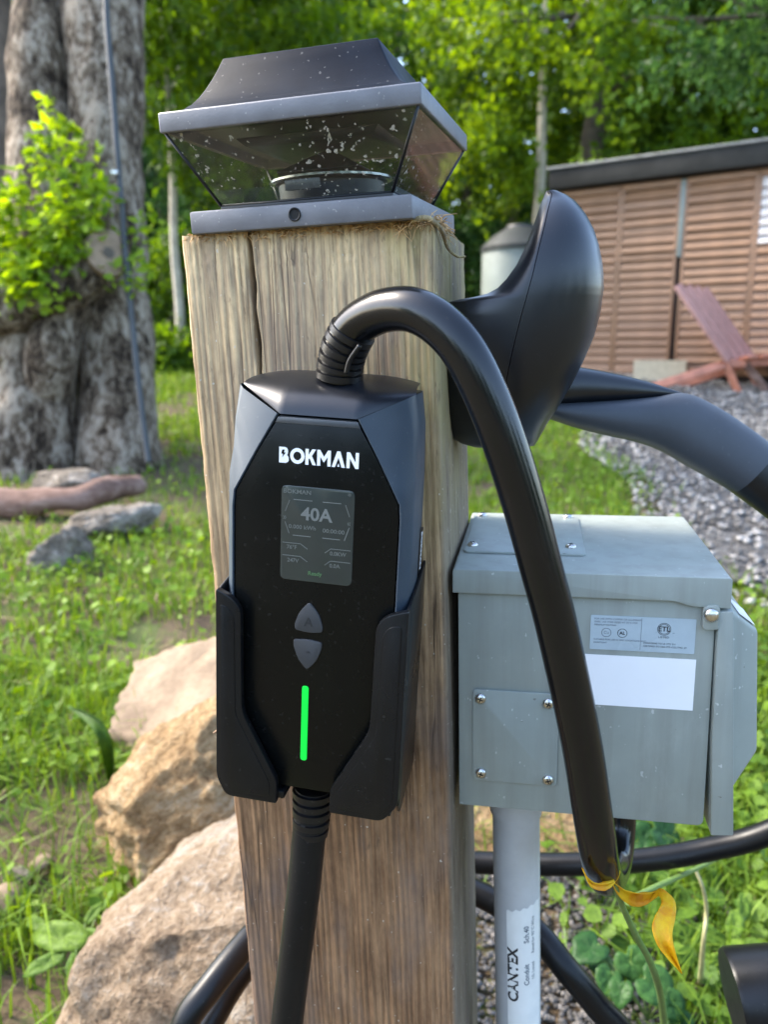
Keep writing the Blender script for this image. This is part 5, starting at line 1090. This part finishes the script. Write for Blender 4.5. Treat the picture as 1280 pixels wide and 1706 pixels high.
# ---------------------------------------------------------------- broad-leaved plants
def leaf_mesh(name, c, nrm, tipd, size, mat, par, heart=True):
    """one broad leaf: centre c, facing nrm, tip along tipd"""
    c, nrm = Vector(c), Vector(nrm).normalized(); d = Vector(tipd); d = (d-nrm*d.dot(nrm)).normalized(); s = nrm.cross(d); V = [c-nrm*size*0.10]; F = []; n = 28; sh = random.random()*6
    for ri, q in enumerate((0.35, 0.7, 1.0)):
        for j in range(n):
            t = 2*math.pi*j/n; u = math.atan2(math.sin(t), math.cos(t))
            if heart: r_ = size*(0.80+0.30*math.exp(-(u/0.30)**2)-0.42*math.exp(-((abs(u)-math.pi)/0.38)**2)+0.02*math.sin(9*t+sh)); sq = 0.98
            else: r_ = size*(1.0+0.15*math.exp(-(u/0.25)**2)+0.03*math.sin(7*t+sh)); sq = 0.46
            x, y = math.cos(t)*r_*q, math.sin(t)*r_*q*sq
            V.append(c + d*x + s*y + nrm*(size*(0.16*abs(y/size)-0.22*max(0, x/size)**2 + 0.03*math.sin(5*t+sh+ri))))
    for j in range(n): F.append((0, 1+j, 1+(j+1) % n))
    for ri in range(2):
        for j in range(n): a_, b_ = 1+ri*n+j, 1+ri*n+(j+1) % n; F.append((a_, a_+n, b_+n, b_))
    o = mesh(name, V, F, mat, None, True); a = o.data.attributes.new('tint', 'FLOAT', 'POINT'); tv = random.random(); a.data.foreach_set('value', [tv*0.7+0.3*random.random() for _ in V])
    bm = bmesh.new(); bm.from_mesh(o.data); bmesh.ops.solidify(bm, geom=list(bm.faces), thickness=0.0004); bm.to_mesh(o.data); bm.free()
    return to_root(o, par)
def broad_plant(name, label, cx, cy, leaves, mat, heart=True, group=None, cat='plant'):
    b0 = gp(cx, cy); r_ = world_root(name, b0, label, cat, group)
    for (x, y, h, size, ang) in leaves:
        c = gp(x, y); dq = (c-CAM).dot(cF); c = at(x, y, dq*(1-h/0.9)); a = R(ang)
        nv = Vector((random.gauss(0, 0.25), -0.55+random.gauss(0, 0.2), 0.8))
        tipd = Vector((math.cos(a), math.sin(a)*0.8, math.sin(a)*0.5))
        leaf_mesh('leaf', c, nv, tipd, size, M[mat], r_, heart)
        to_root(tube('leaf_stalk', catmull([b0, (b0+c)/2+Vector((0, 0, 0.012)), c-tipd.normalized()*size*(0.4 if heart else 0.9)], 5), 0.0012, M['stem'], None, 6), r_)
    return r_
broad_plant('violet_plant', 'violet with heart-shaped dark green leaves on dark gravel below the flower', 1080, 1700,
    [(985, 1580, .05, .030, -150), (1015, 1630, .05, .022, -120), (1052, 1603, .06, .026, -70), (1090, 1640, .07, .030, -40), (1035, 1650, .05, .020, -110), (1118, 1672, .06, .022, -60), (1000, 1605, .03, .022, -90), (1135, 1705, .04, .02, -40)], 'violet')
broad_plant('weed_plant', 'small weed with narrow leaves on dark gravel left of the violet', 945, 1640, [(930, 1600, .03, .014, 120), (958, 1590, .03, .016, 60), (970, 1640, .02, .014, -20), (940, 1530, .03, .012, 80)], 'weed', False)
broad_plant('weed_plant', 'leafy weed at the right edge above the black pipe end', 1215, 1600, [(1190, 1560, .04, .022, 140), (1225, 1540, .05, .024, 60), (1250, 1575, .04, .022, -10), (1205, 1600, .03, .02, 200), (1240, 1510, .05, .018, 80), (1180, 1600, .03, .016, 180)], 'weed', False)
broad_plant('violet_plant', 'violet leaves showing under the lower edge of the outlet box', 1110, 1440,
    [(1072, 1398, .05, .034, 190), (1105, 1385, .06, .036, -20), (1098, 1420, .04, .030, -60)], 'violet')
broad_plant('weed_plant', 'broad-leaved weed growing in the bottom left corner', 120, 1640,
    [(100, 1560, .05, .042, 170), (160, 1570, .05, .028, -30), (155, 1522, .06, .016, 60), (75, 1605, .04, .026, 210), (125, 1610, .04, .024, -80), (178, 1500, .05, .014, 60), (60, 1540, .04, .02, 150)], 'weed', False)
bl = world_root('curved_leaf_plant', gp(186, 1312), 'single broad green leaf blade arching over the grass beside the ochre boulder', 'plant')
dq = (gp(186, 1312)-CAM).dot(cF)
ribbon('leaf_blade', [(188, 1312), (190, 1270), (187, 1235), (172, 1205), (145, 1186), (112, 1178)], [(182, 1312), (172, 1275), (166, 1245), (158, 1222), (140, 1200), (113, 1180)], lambda t: dq*(0.99-0.05*math.sin(t*3)), M['weed'], bl, 0.0006, 0.01)

# ---------------------------------------------------------------- grass, clover, straw
def scatter(n, d0, d1, pw=1.0, xr=(-0.62, 0.62)):
    d = d0 + (d1-d0)*rng.random(n)**pw; x = (xr[0]+(xr[1]-xr[0])*rng.random(n))*(d+0.25); return x, d
def keep_mask(x, y, soft=True):
    pe = 1.12+0.10*np.sin(y*1.7)+0.07*np.sin(y*4.1+1); k = ~((x > pe+0.05*rng.standard_normal(len(x))) & (y > 1.6) & (y < 8.0))
    k &= ~((x > 0.03) & (x < 0.33+0.05*rng.standard_normal(len(x))) & (y > 0.5) & (y < 1.12+0.06*rng.standard_normal(len(x))))
    k &= ~((np.abs(x+0.03) < 0.10) & (y > 0.38) & (y < 0.64))
    nz = np.array([noise.noise(Vector((a*1.9, b_*1.9, 5))) + 0.5*noise.noise(Vector((a*5.5, b_*5.5, 9))) for a, b_ in zip(x, y)])
    bare = (nz > 0.33)
    k &= ~(bare & (rng.random(len(x)) < 0.85))
    soil = ((x+0.52)/0.22)**2 + ((y-1.16)/0.14)**2 < 1          # bare soil beside the boulders
    k &= ~(soil & (rng.random(len(x)) < 0.8))
    tr = ((x+1.35)/1.0)**2 + ((y-3.25)/0.62)**2 < 1           # litter at the foot of the tree
    k &= ~(tr & (rng.random(len(x)) < 0.75)); return k
def grass(name, n, d0, d1, h0, h1, mat, label, pw=1.0, wid=0.0035, lean=0.55):
    x, y = scatter(n, d0, d1, pw); k = keep_mask(x, y); x, y = x[k], y[k]; n = len(x); z = gz(x, y)-0.012
    h = rng.uniform(h0, h1, n)*(0.7+0.6*rng.random(n)); a = rng.uniform(0, 6.283, n); dx, dy = np.cos(a), np.sin(a); ln = np.abs(rng.standard_normal(n))*lean*h
    w_ = wid*(0.6+0.8*rng.random(n))*(0.8+0.25*y); P = np.stack([x, y, z], -1); s = np.stack([-dy, dx, 0*dx], -1)*w_[:, None]; d = np.stack([dx, dy, 0*dx], -1)
    m1 = P + d*(ln*0.35)[:, None] + np.stack([0*h, 0*h, h*0.58], -1); tp_ = P + d*ln[:, None] + np.stack([0*h, 0*h, h*(1-0.25*np.clip(ln/h, 0, 1.5))], -1)
    V = np.stack([P-s*0.5, P+s*0.5, m1+s*0.42, m1-s*0.42, tp_], 1)
    return set_props(np_mesh(name, V, [(0, 1, 2, 3), (3, 2, 4)], mat, None, np.clip(rng.random(n)*0.8+0.2*rng.random(n), 0, 1)), label, 'grass', kind='stuff')
grass('grass', 95000, 0.75, 7.8, 0.03, 0.075, M['grass'], 'sunlit green lawn grass across the clearing', 0.85)
grass('grass', 14000, 0.72, 1.7, 0.04, 0.10, M['grass'], 'longer loose grass blades near the boulders and box', 1.0, 0.0032, 0.9)
def clover(n, d0, d1, s0, s1, mat, name, label, xr, pw=1.0):
    x, y = scatter(n, d0, d1, pw, xr); k = keep_mask(x, y); x, y = x[k], y[k]; n = len(x); z = gz(x, y)+rng.uniform(0.005, 0.05, n); r_ = rng.uniform(s0, s1, n)
    nrm = np.stack([rng.standard_normal(n)*0.45, rng.standard_normal(n)*0.45-0.15, np.ones(n)], -1); nrm /= np.linalg.norm(nrm, axis=1, keepdims=True)
    q = np.stack([np.cos(rng.uniform(0, 6.28, n)), np.sin(rng.uniform(0, 6.28, n)), 0*x], -1); e1 = np.cross(nrm, q); e1 /= np.linalg.norm(e1, axis=1, keepdims=True); e2 = np.cross(nrm, e1); c = np.stack([x, y, z], -1)
    V = np.stack([c - nrm*(r_*0.15)[:, None]] + [c + (e1*math.cos(t)+e2*math.sin(t))*(r_*(1+0.12*math.cos(3*t)))[:, None] for t in [i*2*math.pi/8 for i in range(8)]], 1)
    return set_props(np_mesh(name, V, [(0, i+1, (i+1) % 8+1) for i in range(8)], mat, None, rng.random(n)), label, 'ground cover', kind='stuff')
clover(6200, 0.95, 5.2, 0.005, 0.014, M['clover'], 'clover', 'small round-leaved ground cover among the grass on the left', (-0.62, 0.05), 0.9)
clover(2500, 1.2, 4.5, 0.006, 0.014, M['clover'], 'clover', 'small round-leaved weeds along the gravel edge on the right', (0.05, 0.6), 1.0)
clover(1800, 0.78, 1.9, 0.006, 0.016, M['weed'], 'clover', 'small leafy weeds on the ground under and right of the outlet box', (0.18, 0.62), 1.0)
grass('dry_straw', 2600, 0.75, 5.0, 0.02, 0.05, M['straw'], 'scattered dry straw and stalks lying in the grass', 0.8, 0.003, 2.2)
